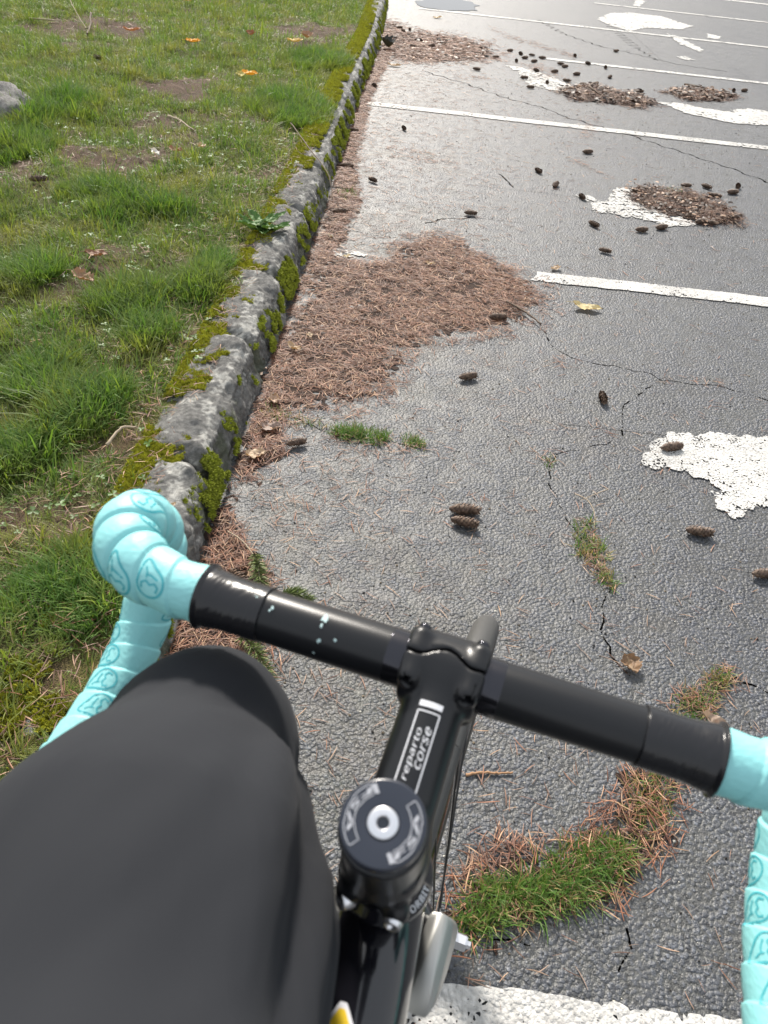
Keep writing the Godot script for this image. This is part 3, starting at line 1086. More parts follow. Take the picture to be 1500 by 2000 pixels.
func cone_mesh(sd: int) -> ArrayMesh:
	var r := RandomNumberGenerator.new()
	r.seed = sd
	var mb := MB.new()
	var L := 0.066
	var R := 0.0125
	var prof := func(t: float) -> float: return R * pow(sin(PI * clampf(0.06 + t * 0.9, 0.0, 1.0)), 0.62)
	var path := PackedVector3Array()
	var rad := []
	for k in 12:
		var t := k / 11.0
		path.append(Vector3((t - 0.5) * L, 0, 0))
		rad.append(prof.call(t) * 0.8)
	tube(mb, path, rad, 10, true, Color(0.10, 0.065, 0.045))
	var n := 84
	for k in n:
		var t := 0.03 + 0.94 * k / n
		var a := k * 2.39996
		var rr: float = prof.call(t)
		var out := Vector3(0, cos(a), sin(a))
		var side := Vector3(0, -sin(a), cos(a))
		var root := Vector3((t - 0.5) * L, 0, 0) + out * rr * 0.66
		var w := 0.0046 * (0.6 + 0.4 * rr / R)
		var open := r.randf_range(0.45, 1.0)
		var dir := (Vector3.RIGHT * 0.85 + out * open).normalized()
		var len := r.randf_range(0.0085, 0.0125)
		var q := r.randf_range(0.5, 1.5)
		var c0 := Color(0.12 * q, 0.078 * q, 0.053 * q)
		var v0 := mb.add(root - side * w * 0.6, c0)
		var v1 := mb.add(root + side * w * 0.6, c0)
		var v2 := mb.add(root + dir * len * 0.6 + side * w, c0)
		var v3 := mb.add(root + dir * len, c0)
		var v4 := mb.add(root + dir * len * 0.6 - side * w, c0)
		var v5 := mb.add(root + dir * len * 0.55 + out * 0.0016, c0)
		mb.tri(v0, v5, v1); mb.tri(v1, v5, v2); mb.tri(v2, v5, v3); mb.tri(v3, v5, v4); mb.tri(v4, v5, v0)
	return mb.mesh(M.cone)

func leaf_mesh(sd: int, len: float, wide: float, curl: float, fold: float, c0: Color, c1: Color, lobes := 0.0) -> ArrayMesh:
	var r := RandomNumberGenerator.new()
	r.seed = sd
	var n := noise(sd + 500, 30.0, 3)
	var mb := MB.new()
	var nu := 22
	var nv := 12
	for k in nu + 1:
		var t := float(k) / nu
		var w := wide * 0.5 * pow(sin(PI * pow(t, 0.8)), 0.75) * (1.0 + lobes * sin(t * 26.0)) + 0.0006
		for j in nv + 1:
			var s := float(j) / nv * 2.0 - 1.0
			var x := (t - 0.5) * len
			var z := s * w
			var y := fold * absf(s) * w + curl * (t - 0.5) * (t - 0.5) * len + 0.006 * n.get_noise_2d(x * 2.0, z * 2.0) + curl * 0.3 * s * s * w + 0.004 * sin(t * 9.0 + s * 2.0) * s
			var c := c0.lerp(c1, clampf(0.5 + 0.9 * n.get_noise_2d(x * 4.0 + 9.0, z * 4.0), 0, 1))
			if absf(s) < 0.1: c = c.lerp(Color(0.5, 0.4, 0.25), 0.3)
			mb.add(Vector3(x, y, z), c)
	for k in nu:
		for j in nv:
			var a := k * (nv + 1) + j
			mb.quad(a, a + nv + 1, a + nv + 2, a + 1)
	# stalk
	var st := PackedVector3Array([Vector3(-len * 0.5, curl * len * 0.25, 0), Vector3(-len * 0.62, curl * len * 0.3, 0.003), Vector3(-len * 0.74, curl * len * 0.28, 0.008)])
	tube(mb, st, [0.0009, 0.0008, 0.0006], 5, true, c0)
	return mb.mesh(M.leaf)

func lay(o: Node3D, px: float, py: float, deg: float, y: float, lift := 0.0) -> void:
	var p := gp(px, py, y)
	var q := gp(px + cos(deg_to_rad(deg)) * 12.0, py + sin(deg_to_rad(deg)) * 12.0, y)
	o.position = Vector3(p.x, y + lift, p.z)
	o.rotation.y = atan2(-(q.z - p.z), q.x - p.x)

func twig(called: String, px: Array, y: float, r0: float, r1: float, m: Material, label: String, fork := false) -> void:
	var pts := []
	for q in px:
		var g := gp(q[0], q[1], y)
		pts.append(Vector3(g.x, y + r0 * 0.8 + (q[2] if q.size() > 2 else 0.0), g.z))
	var base: Vector3 = Vector3(pts[0].x, y, pts[0].z)
	for k in pts.size():
		pts[k] -= base
	var path := smooth_path(pts, 6)
	var rad := []
	for k in path.size():
		rad.append(lerpf(r0, r1, float(k) / (path.size() - 1)) * rng.randf_range(0.85, 1.15))
		path[k] += Vector3(rng.randf_range(-1, 1), rng.randf_range(0, 0.6), rng.randf_range(-1, 1)) * r0 * 0.5
	var mb := MB.new()
	tube(mb, path, rad, 7)
	if fork:
		var k := path.size() / 2
		var d := (path[k + 1] - path[k]).normalized()
		var s := d.cross(Vector3.UP)
		tube(mb, PackedVector3Array([path[k], path[k] + d * 0.02 + s * 0.012, path[k] + d * 0.035 + s * 0.03]), [r1, r1 * 0.8, r1 * 0.5], 6)
	var o := put(called, mb.mesh(m), self, base)
	tag(o, label, "twig")

func tuft_thing(px: Array, count: int, lmin: float, lmax: float, dry: float, label: String, group := "grass growing from the asphalt cracks") -> void:
	var poly := ground_poly(px)
	var bb := bounds(poly)
	var base := Vector3(bb.get_center().x, 0, bb.get_center().y)
	var mb := MB.new()
	var k := 0
	var tries := 0
	while k < count and tries < count * 40:
		tries += 1
		var p := Vector2(rng.randf_range(bb.position.x, bb.end.x), rng.randf_range(bb.position.y, bb.end.y))
		var d := poly_field(poly, p)
		if d < -0.004 or rng.randf() > 0.35 + n_mid.get_noise_2d(p.x * 3.0, p.y * 3.0) + d * 14.0:
			continue
		k += 1
		var q := rng.randf_range(0.7, 1.35)
		var c := Color(0.10, 0.20, 0.035)
		var h := rng.randf() + 0.5 * n_mid.get_noise_2d(p.x * 2.0 + 50.0, p.y * 2.0)
		if h < 0.35: c = Color(0.16, 0.225, 0.05)
		if rng.randf() < dry: c = Color(0.36, 0.27, 0.13)
		blade(mb, Vector3(p.x, -0.004, p.y) - base, rng.randf() * TAU, rng.randf_range(lmin, lmax), rng.randf_range(0.0014, 0.0028), rng.randf_range(0.15, 1.2), rng.randf_range(0.2, 1.3), Color(c.r * q, c.g * q, c.b * q))
	var o := put("grass_tuft", mb.mesh(M.grass), self, base)
	tag(o, label, "grass tuft", group)

func sprig(px: Array, label: String) -> void:
	var pts := []
	for q in px:
		var g := gp(q[0], q[1])
		pts.append(Vector3(g.x, 0.018 + q[2], g.z))
	var base: Vector3 = Vector3(pts[0].x, 0, pts[0].z)
	for k in pts.size(): pts[k] -= base
	var path := smooth_path(pts, 16)
	var root := Node3D.new()
	root.name = numbered("conifer_sprig")
	root.position = base
	add_child(root)
	tag(root, label, "sprig", "green conifer sprigs in the needle litter")
	var st := MB.new()
	tube(st, path, 0.0013, 6)
	put("stem", st.mesh(M.pale_twig), root)
	var mb := MB.new()
	for k in 300:
		var i := rng.randi_range(1, path.size() - 2)
		var d := (path[i + 1] - path[i - 1]).normalized()
		var s := d.cross(Vector3.UP).normalized()
		var a := rng.randf_range(-0.35, PI + 0.35)
		var out := (s * cos(a) + Vector3.UP * sin(a) * 0.8 + d * rng.randf_range(0.3, 1.1)).normalized()
		var w := out.cross(Vector3(rng.randf() - 0.5, rng.randf() - 0.5, rng.randf() - 0.5)).normalized() * 0.0009
		var L := rng.randf_range(0.018, 0.03)
		var q := rng.randf_range(0.7, 1.3)
		var c := Color(0.13 * q, 0.17 * q, 0.05 * q)
		var p := path[i]
		var v0 := mb.add(p - w, c)
		var v1 := mb.add(p + w, c)
		var v2 := mb.add(p + out * L * 0.6 + w, c)
		var v3 := mb.add(p + out * L + Vector3(0, -0.002, 0), c)
		var v4 := mb.add(p + out * L * 0.6 - w, c)
		mb.quad(v0, v1, v2, v4)
		mb.tri(v4, v2, v3)
	var nd := put("needles", mb.mesh(M.needle), root)
	nd.set_meta("kind", "stuff")

func litter() -> void:
	var lot := get_node("parking_lot")
	# beds of broken-down needles and soil
	var DRIFT := [[618, 500], [650, 505], [700, 512], [760, 505], [790, 480], [830, 458], [880, 466], [940, 495], [995, 530], [1045, 558], [1055, 590], [1010, 625], [960, 645], [900, 652], [830, 660], [790, 690], [770, 730], [735, 765], [690, 790], [620, 800], [560, 800], [505, 810], [525, 720], [545, 650], [590, 590]]
	var P1 := [[1225, 370], [1255, 366], [1310, 372], [1350, 378], [1395, 398], [1440, 425], [1440, 438], [1380, 440], [1340, 432], [1300, 420], [1260, 405], [1235, 390]]
	var P2 := [[1098, 180], [1110, 174], [1160, 168], [1200, 180], [1240, 184], [1276, 204], [1240, 210], [1180, 200], [1120, 196]]
	var P3 := [[1304, 182], [1320, 176], [1380, 176], [1420, 182], [1440, 190], [1400, 197], [1340, 196]]
	var P4 := [[752, 40], [800, 62], [870, 68], [930, 82], [965, 100], [950, 115], [880, 122], [800, 122], [750, 110], [742, 85]]
	var KERB := [[752, 60], [770, 100], [735, 165], [725, 190], [708, 260], [695, 330], [700, 395], [680, 440], [660, 500], [600, 560], [560, 640], [545, 700], [530, 800], [545, 850], [560, 880], [520, 900], [470, 960], [460, 1030], [500, 1080], [530, 1150], [520, 1240], [530, 1330], [470, 1420], [300, 1500], [200, 1600], [100, 1600], [395, 1100], [440, 965], [500, 790], [533, 700], [594, 537], [613, 495], [648, 369], [683, 252], [710, 172], [745, 93]]
	duff("needle_bed", DRIFT, 0.010, -0.25, 0.0025, lot)
	duff("needle_bed", KERB, 0.014, 0.18, 0.0015, lot)
	duff("needle_bed", P1, 0.010, 0.0, 0.008, lot)
	duff("needle_bed", P2, 0.016, 0.0, 0.008, lot)
	duff("needle_bed", P3, 0.016, -0.1, 0.008, lot)
	duff("needle_bed", P4, 0.02, -0.3, 0.0025, lot)
	var STRIP := [[895, 1690], [930, 1640], [1000, 1640], [1060, 1660], [1130, 1620], [1190, 1560], [1210, 1500], [1290, 1480], [1330, 1540], [1310, 1640], [1270, 1690], [1200, 1780], [1080, 1800], [960, 1830], [880, 1850], [860, 1800]]
	duff("needle_bed", STRIP, 0.006, -0.5, 0.0025, lot)
	strew("needle_drift", DRIFT, 35000.0, 0.10, 0.010, 0.25)
	strew("needle_drift", KERB, 42000.0, 0.03, 0.012, 0.15)
	strew("needle_drift", P1, 42000.0, 0.07, 0.03, 0.1, 0.5)
	strew("needle_drift", P2, 26000.0, 0.09, 0.03, 0.1, 0.5, 1.6)
	strew("needle_drift", P3, 22000.0, 0.09, 0.02, 0.1, 0.5, 1.6)
	strew("needle_drift", P4, 7000.0, 0.25, 0.012, 0.2, 0.2, 1.8)
	strew("needle_drift", STRIP, 23000.0, 0.025, 0.014, 0.05, 0.4)
	for t in [[[750, 288], [790, 285], [850, 300], [885, 318], [830, 318], [770, 308], 6500.0, 0.06], [[870, 140], [920, 146], [965, 156], [900, 152], 5000.0, 0.1], [[955, 52], [1000, 70], [1125, 108], [1120, 114], [990, 76], 5000.0, 0.08], [[1100, 306], [1130, 314], [1180, 340], [1200, 352], [1150, 332], 6000.0, 0.03], [[1130, 270], [1150, 228], [1168, 225], [1150, 272], 5000.0, 0.06], [[1020, 124], [1060, 128], [1100, 150], [1060, 152], 6000.0, 0.1], [[1300, 730], [1400, 745], [1410, 755], [1290, 745], 2500.0, 0.03], [[1150, 820], [1215, 830], [1200, 860], [1160, 855], 2500.0, 0.03], [[1040, 880], [1100, 875], [1130, 900], [1090, 945], 4200.0, 0.02], [[1040, 690], [1120, 690], [1130, 720], [1040, 715], 2200.0, 0.03], [[880, 1700], [950, 1630], [1060, 1640], [1040, 1690], [930, 1720], 26000.0, 0.02], [[1380, 790], [1420, 790], [1420, 810], [1390, 810], 2600.0, 0.02], [[640, 830], [760, 850], [840, 880], [700, 900], [620, 880], 5000.0, 0.04], [[1290, 1380], [1420, 1300], [1440, 1330], [1330, 1460], [1270, 1480], 26000.0, 0.02], [[1120, 1020], [1160, 1020], [1200, 1150], [1160, 1140], [1120, 1060], 14000.0, 0.015], [[570, 1790], [650, 1780], [660, 1880], [600, 1900], 9000.0, 0.02], [[600, 880], [760, 900], [700, 1060], [560, 1100], [470, 960], 1400.0, 0.1], [[900, 1520], [1290, 1520], [1290, 1800], [880, 1850], 700.0, 0.05]]:
		strew("scattered_needles", t.slice(0, t.size() - 2), t[t.size() - 2], t[t.size() - 1], 0.006, 0.4)
	for k in 9000:      # single needles blown about, thicker near the kerb
		var z := -pow(rng.randf(), 1.3) * 9.0
		var d := -log(maxf(rng.randf(), 1e-4)) * 0.55
		var x := kerb_x(z) + d
		if x > 3.2: continue
		drop_needle("scattered_needles", x, 0.003, z, 0.9, 0.05, 0.85 if z > -3.0 else 1.2)
	for k in 9000:      # dead bits on the thin places of the lawn
		var z := -pow(rng.randf(), 1.2) * 8.5
		var x := kerb_x(z) - 0.12 - rng.randf() * (1.3 + absf(z) * 0.35)
		if rng.randf() > bareness(x, z) + 0.06: continue
		drop_needle("turf_needles", x, lawn_y(x, z) + rng.randf_range(0.003, 0.014), z, 0.9, 0.4, 1.3)
	for k in 4600:      # and in the turf close to the kerb
		var z := -pow(rng.randf(), 1.3) * 5.0
		var x := kerb_x(z) - 0.1 + over_kerb(z) - absf(rng.randfn(0.0, 0.22))
		drop_needle("turf_needles", x, lawn_y(x, z) + rng.randf_range(0.004, 0.02), z, 0.5, 0.4)
	var lab := {"needle_drift": "drift of reddish brown conifer needles along the kerb", "scattered_needles": "loose brown needles scattered over the asphalt", "turf_needles": "brown needles caught in the turf by the kerb"}
	var nm := needle_mesh(2, 0.026)
	for key in needle_x:
		print(key, " ", needle_x[key].size())
		multi(key, nm, needle_x[key], needle_c[key], lab[key], "needles")
	# flakes of bark and cone scales on the pothole piles
	var fm := MB.new()
	for q in 7:
		var an := TAU * q / 7.0
		fm.add(Vector3(cos(an) * (1.0 + 0.25 * sin(q * 2.3)), 0.12 * sin(q * 1.7), sin(an) * 0.55 * (1.0 + 0.3 * cos(q * 3.1))))
	var fc := fm.add(Vector3(0, 0.14, 0))
	for q in 7: fm.tri(fc, (q + 1) % 7, q)
	var fx := []
	var fcol := PackedColorArray()
	for pile in [[P1, 420, 0.009], [P2, 300, 0.016], [P3, 200, 0.016], [P4, 160, 0.016], [DRIFT, 60, 0.007]]:
		var poly := ground_poly(pile[0])
		var bb := bounds(poly).grow(0.05)
		var made := 0
		var tries := 0
		while made < pile[1] and tries < 20000:
			tries += 1
			var x := rng.randf_range(bb.position.x, bb.end.x)
			var z := rng.randf_range(bb.position.y, bb.end.y)
			if poly_field(poly, Vector2(x, z)) < -0.05 * rng.randf(): continue
			made += 1
			var s: float = pile[2] * rng.randf_range(0.5, 1.6)
			fx.append(Transform3D((Basis(Vector3.UP, rng.randf() * TAU) * Basis(Vector3.RIGHT, rng.randf_range(-0.7, 0.7))).scaled_local(Vector3(s, s, s)), Vector3(x, rng.randf_range(0.012, 0.035), z)))
			var q := rng.randf_range(0.5, 1.4)
			fcol.append(Color(0.05 * q, 0.03 * q, 0.02 * q) if rng.randf() < 0.6 else Color(0.26 * q, 0.16 * q, 0.1 * q))
	multi("bark_flakes", fm.mesh(M.needle), fx, fcol, "flakes of bark and cone scales on the needle piles", "bark flakes")
	# grit
	var gm := MB.new()
	for q in [Vector3(1, 0, 0), Vector3(0, 0, 1), Vector3(-1, 0, 0), Vector3(0, 0, -1), Vector3(0.1, 0.8, 0)]: gm.add(q)
	for k in 4: gm.tri(k, 4, (k + 1) % 4)
	var gx := []
	var gc := PackedColorArray()
	for k in 3800:
		var z := -pow(rng.randf(), 1.2) * 7.0
		var x := kerb_x(z) + rng.randf() * (1.6 + absf(z) * 0.4)
		var s := rng.randf_range(0.0012, 0.0032) * (1.0 + absf(z) * 0.12)
		gx.append(Transform3D(Basis(Vector3.UP, rng.randf() * TAU).scaled(Vector3(s, s * rng.randf_range(0.6, 1.2), s * rng.randf_range(0.6, 1.0))), Vector3(x, 0.001, z)))
		var q := rng.randf()
		gc.append(Color(0.5, 0.48, 0.42) if q < 0.3 else Color(0.03, 0.028, 0.025) if q < 0.6 else Color(0.2, 0.16, 0.11))
	multi("grit", gm.mesh(M.moss, true), gx, gc, "fine grit and crumbs lying on the asphalt", "grit")
	# puddle by the second stall
	var pud := ground_poly([[806, 6], [840, -6], [900, -2], [932, 10], [930, 20], [890, 22], [840, 18]])
	var pb := bounds(pud).grow(0.1)
	var pm := MB.new()
	sheet(pm, pb.position.x, pb.position.y, pb.end.x, pb.end.y, 0.05, func(x: float, z: float) -> float: return poly_field(pud, Vector2(x, z)) + 0.08 * n_mid.get_noise_2d(x, z), 0.0045, func(_x: float, _z: float) -> Color: return Color.WHITE)
	var wet := mat(0.03, 0.03, 0.03, 0.04)
	put("puddle", pm.mesh(wet), lot)

	# ---- cones
	var cm := [cone_mesh(1), cone_mesh(2), cone_mesh(3)]
	var sets := [
		["dark cone on bare asphalt between second stall line and pothole pile", "cones before the second stall line", [[1050, 337, 30], [1084, 365, -40], [1146, 300, 0]]],
		["dark cone scattered beside the brown pile in the white ringed pothole", "cones round the grassy pothole pile", [[1251, 372, 10], [1278, 402, 8], [1338, 366, 5], [1378, 368, 20], [1440, 367, 80], [1429, 379, 0], [1395, 386, 12], [1437, 428, -10], [1368, 437, 0], [1386, 439, 10], [1300, 386, 0], [1158, 442, 25], [1251, 453, 0], [1290, 448, -5], [1135, 388, 40], [1180, 494, 12], [1262, 388, -20], [1240, 378, 30], [1410, 410, 40], [1345, 425, -15]]],
		["small dark cone among those strewn along the third stall line", "cones strewn along the third stall line", [[995, 101, 0], [1016, 107, 30], [1024, 115, 0], [1038, 110, 10], [1058, 115, 5], [1008, 121, 60], [1042, 122, 0], [1094, 127, 10], [1102, 132, 0], [1147, 126, 20], [1182, 134, 60], [967, 114, 0], [1023, 154, 5], [1068, 164, 70], [1106, 160, 10], [1125, 147, 0], [1035, 173, 5], [1136, 168, 0], [1190, 153, -20], [1122, 111, 40], [1082, 142, 0], [1046, 140, 20]]],
		["small dark cone lying on the far twin piles of needles", "cones on the far needle piles", [[1248, 181, 5], [1115, 178, 20], [1164, 168, 80], [1415, 183, 10], [1432, 179, 60], [1452, 179, 0], [1408, 192, 5], [1430, 190, 0], [1350, 172, 10], [1205, 192, 0], [1180, 180, 30], [1140, 190, 0], [1230, 198, 10], [1370, 186, 0]]],
		["dark cone in the needles at the foot of the mossy kerb", "cones at the foot of the kerb", [[780, 56, 0], [787, 63, 30], [815, 80, 0], [806, 93, 10], [800, 60, 70], [768, 76, 0], [822, 82, 40], [676, 328, 5], [664, 418, 0], [690, 258, 10], [730, 170, 30], [842, 92, 0]]],
	]
	for st in sets:
		for q in st[2]:
			var o := put("pine_cone", cm[rng.randi() % 3])
			lay(o, q[0], q[1], q[2], 0.0, 0.0125)
			o.rotation.x = rng.randf() * TAU
			o.scale = Vector3.ONE * rng.randf_range(0.82, 1.05)
			tag(o, st[0], "pine cone", st[1])
	for q in [[905, 1003, 4, "upper cone of the pair lying side by side on bare asphalt", 1.12], [905, 1027, 13, "lower cone of the pair lying side by side on bare asphalt", 1.0], [1308, 880, -6, "brown cone lying on the large white paint blotch", 1.0], [970, 625, 0, "dark cone at the edge of the big needle drift", 0.95], [470, 1136, 38, "open cone half hidden in the needles behind the handlebar", 1.0], [912, 742, -8, "brown cone on pale asphalt below the big needle drift", 0.9], [1175, 782, 70, "cone standing end on beside the forked crack", 0.9], [1362, 1045, 8, "cone on bare asphalt just below the white paint blotch", 1.0], [1488, 1128, 0, "cone on bare asphalt beyond the grip, below another cone", 0.9], [918, 421, 5, "cone beside a thin crack beyond the big needle drift", 0.9], [788, 254, 40, "tiny cone on bare asphalt just below the second stall line", 0.8], [727, 356, 20, "tiny cone near the dull tuft at the kerb foot", 0.8], [1202, 102, 0, "lone cone beyond the third stall line", 0.95], [930, 138, 10, "lone cone between the kerb litter and third line cones", 0.95], [866, 88, 5, "cone on the thin needle fan beyond the kerb scrap", 0.95], [578, 872, -10, "cone sunk in needles beside the grassy crack at the kerb", 0.8]]:
		var o := put("pine_cone", cm[rng.randi() % 3])
		lay(o, q[0], q[1], q[2], 0.0, 0.0135)
		o.rotation.x = rng.randf() * TAU
		o.scale = Vector3.ONE * q[4]
		tag(o, q[3], "pine cone")
	for q in [[75, 354, 0, "dark cone lying in the lawn by a grass clump"], [190, 115, 10, "small cone lying on the thin far turf"]]:
		var o := put("pine_cone", cm[0])
		lay(o, q[0], q[1], q[2], 0.15, 0.01)
		tag(o, q[3], "pine cone")
	# ---- leaves: px, py, heading, length, width, curl, fold, colours, lobes, ground height, label
	var tan1 := Color(0.42, 0.29, 0.18)
	var tan2 := Color(0.55, 0.43, 0.30)
	var grey1 := Color(0.25, 0.18, 0.145)
	var grey2 := Color(0.34, 0.26, 0.22)
	var leaves := [
		[575, 688, 25, 0.055, 0.022, 0.8, 0.5, tan1, tan2, 0.0, 0.0, "pale curled leaf on the needle drift by the kerb"],
		[536, 790, 70, 0.045, 0.03, 0.7, 0.3, tan1, Color(0.5, 0.36, 0.28), 0.1, 0.0, "crumpled pinkish leaf against the kerb foot"],
		[530, 843, -4, 0.062, 0.034, 0.4, 0.25, grey1, grey2, 0.0, 0.0, "grey brown leaf lying on orange needles at the kerb"],
		[500, 895, -12, 0.055, 0.036, 0.35, 0.2, tan1, tan2, 0.12, 0.0, "tan leaf lying below the grey leaf at the kerb"],
		[1145, 605, 8, 0.112, 0.05, 0.45, 0.2, Color(0.55, 0.44, 0.2), Color(0.66, 0.56, 0.34), 0.0, 0.0, "cream yellow leaf below the near stall line"],
		[1085, 527, -8, 0.05, 0.03, 0.5, 0.2, tan1, tan2, 0.15, 0.0, "small tan leaf above the near stall line"],
		[605, 661, -20, 0.026, 0.02, 0.3, 0.1, tan2, tan2, 0.0, 0.0, "tiny pale leaf scrap on the needle drift"],
		[646, 467, 10, 0.024, 0.02, 0.3, 0.1, Color(0.6, 0.56, 0.45), tan2, 0.0, 0.0, "tiny whitish leaf scrap at the kerb"],
		[678, 506, 0, 0.03, 0.02, 0.3, 0.1, Color(0.6, 0.52, 0.3), tan2, 0.0, 0.0, "tiny yellowish leaf scrap beside the white smear"],
		[840, 522, 10, 0.04, 0.025, 0.6, 0.3, tan1, tan2, 0.0, 0.0, "curled tan leaf in the middle of the needle drift"],
		[1230, 1305, 60, 0.045, 0.04, 0.7, 0.4, Color(0.17, 0.105, 0.06), Color(0.3, 0.19, 0.11), 0.15, 0.0, "crumpled brown leaf on the bare asphalt beside a crack"],
		[1392, 1415, 25, 0.05, 0.022, 0.9, 0.6, Color(0.36, 0.26, 0.2), Color(0.48, 0.38, 0.3), 0.0, 0.006, "twisted grey tan leaf in the crack grass"],
		[770, 130, 5, 0.11, 0.05, 0.4, 0.3, tan1, tan2, 0.0, 0.0, "tan leaf lying beyond the kerb scrap"],
		[855, 36, 5, 0.1, 0.06, 0.4, 0.2, tan2, Color(0.6, 0.45, 0.2), 0.1, 0.0, "tan leaf on dark wet asphalt by the puddle"],
		[165, 552, 15, 0.075, 0.05, 0.6, 0.4, Color(0.25, 0.14, 0.08), Color(0.36, 0.23, 0.14), 0.2, 0.15, "brown crumpled leaf in a bare patch of lawn"],
		[488, 150, 5, 0.1, 0.07, 0.5, 0.3, Color(0.72, 0.30, 0.02), Color(0.8, 0.42, 0.04), 0.15, 0.16, "bright orange leaf on the turf near the kerb"],
		[470, 152, 40, 0.07, 0.05, 0.5, 0.3, Color(0.5, 0.42, 0.1), Color(0.55, 0.5, 0.2), 0.1, 0.16, "faded yellow leaf touching the bright orange leaf"],
		[378, 86, 5, 0.1, 0.07, 0.5, 0.3, Color(0.72, 0.30, 0.02), Color(0.75, 0.38, 0.04), 0.1, 0.16, "orange leaf standing in thin far turf"],
		[490, 72, 80, 0.08, 0.07, 0.9, 0.4, Color(0.25, 0.09, 0.04), Color(0.3, 0.14, 0.07), 0.1, 0.16, "dark red brown leaf in the far turf"],
		[577, 85, 0, 0.13, 0.07, 0.5, 0.3, Color(0.6, 0.42, 0.12), Color(0.7, 0.5, 0.2), 0.1, 0.16, "yellow leaf beside a brown leaf in far turf"],
		[600, 77, 40, 0.12, 0.09, 0.8, 0.4, Color(0.3, 0.17, 0.1), Color(0.38, 0.24, 0.15), 0.1, 0.16, "brown leaf beside a yellow leaf in far turf"],
		[258, 64, 0, 0.12, 0.06, 0.6, 0.3, Color(0.4, 0.16, 0.08), Color(0.42, 0.22, 0.12), 0.1, 0.16, "rusty leaf on the far bare turf"],
		[368, 4, 5, 0.16, 0.09, 0.5, 0.3, Color(0.6, 0.36, 0.12), Color(0.65, 0.42, 0.15), 0.1, 0.16, "orange tan leaf at the far end of the turf"],
		[305, 305, 30, 0.06, 0.028, 0.5, 0.4, Color(0.62, 0.6, 0.56), Color(0.66, 0.64, 0.6), 0.1, 0.15, "whitish dried leaf on the bare lawn patch"],
		[345, 300, 10, 0.07, 0.04, 0.5, 0.3, Color(0.26, 0.13, 0.08), Color(0.32, 0.18, 0.11), 0.1, 0.15, "reddish brown leaf beside the whitish lawn leaf"],
		[395, 292, 30, 0.06, 0.035, 0.5, 0.3, tan1, tan2, 0.1, 0.15, "tan leaf in mid lawn near the kerb"],
		[330, 1003, -30, 0.04, 0.014, 0.6, 0.3, tan1, tan2, 0.0, 0.14, "thin pale leaf on needles at the kerb top"],
		[190, 505, 0, 0.07, 0.04, 0.5, 0.3, Color(0.22, 0.11, 0.07), Color(0.28, 0.16, 0.1), 0.1, 0.15, "dark red brown leaf in the lawn behind a clump"],
	]
	var li := 0
	for q in leaves:
		li += 1
		var o := put("fallen_leaf", leaf_mesh(li, q[3], q[4], q[5], q[6], q[7], q[8], q[9]))
		lay(o, q[0], q[1], q[2], q[10], 0.012 if q[10] > 0.1 else 0.013 if li < 11 and li != 5 and li != 6 else 0.006)
		o.rotation.z = rng.randf_range(-0.15, 0.15)
		tag(o, q[11], "leaf")
	# ---- twigs
	twig("fallen_twig", [[988, 590], [1015, 604], [1035, 618], [1056, 634]], 0.01, 0.004, 0.003, M.twig, "dark bent twig reaching out of the needle drift")
	twig("bark_strip", [[908, 1515], [940, 1511], [975, 1512], [1003, 1511]], 0.001, 0.0028, 0.0016, mat(0.3, 0.17, 0.09, 0.85), "thin strip of orange bark on bare asphalt")
	twig("fallen_twig", [[330, 229], [352, 238], [378, 256]], 0.16, 0.006, 0.003, M.pale_twig, "pale stick lying in the bare lawn hollow", true)
	twig("fallen_twig", [[568, 250, 0.02], [600, 290, 0.01], [640, 340, 0.0], [650, 362, -0.06]], 0.145, 0.003, 0.0015, M.twig, "thin twig bent over the kerb edge")
	twig("dry_straw", [[1185, 963, 0.012], [1160, 972, 0.01], [1135, 980, 0.004]], 0.002, 0.0013, 0.001, M.pale_twig, "short dry stem lying above the crack tuft")
	twig("dry_straw", [[1122, 968, 0.004], [1145, 985, 0.012], [1158, 1010, 0.012], [1160, 1035, 0.0]], 0.002, 0.0014, 0.001, M.pale_twig, "arched dry stem rising from the crack tuft")
	twig("dry_straw", [[445, 1046, 0.012], [470, 1065, 0.016], [490, 1085, 0.012], [503, 1105, 0.006]], 0.004, 0.0018, 0.0012, M.pale_twig, "long pale stem arching over the kerb needles")
	twig("fallen_twig", [[180, 44, 0.05], [176, 56, 0.0], [170, 68, 0.0]], 0.16, 0.008, 0.005, M.twig, "dead twig standing in the far turf", true)
	twig("dry_straw", [[115, -5, 0.3], [128, 18, 0.22], [145, 40, 0.1], [172, 62, 0.0]], 0.15, 0.003, 0.002, M.pale_twig, "long thin grass stem leaning in the far turf")
	twig("fallen_twig", [[58, 38], [85, 40], [116, 43]], 0.16, 0.007, 0.004, M.pale_twig, "pale straight twig in the far turf")
	twig("fallen_twig", [[1165, 165], [1150, 178, 0.02], [1175, 190]], 0.01, 0.012, 0.005, M.twig, "short dark stick on the larger far pile", true)
	twig("fallen_twig", [[1335, 166], [1365, 171], [1392, 178]], 0.005, 0.008, 0.004, M.twig, "dark stick lying across the smaller far pile")
	twig("fallen_twig", [[1425, 425], [1440, 440], [1452, 449]], 0.004, 0.004, 0.002, M.twig, "short twig at the corner of the pothole pile")
	twig("fallen_twig", [[210, 870], [240, 845, 0.01], [268, 838]], 0.15, 0.004, 0.002, M.pale_twig, "pale twig half sunk in the near turf")
	# ---- grass in the cracks
	tuft_thing([[648, 838], [680, 830], [720, 842], [755, 850], [756, 872], [720, 870], [680, 862], [655, 855]], 900, 0.015, 0.042, 0.08, "bright green tuft in the crack nearest the kerb drift")
	tuft_thing([[778, 852], [800, 850], [830, 868], [832, 880], [800, 872]], 320, 0.012, 0.03, 0.2, "small pale tuft at the end of the kerb crack")
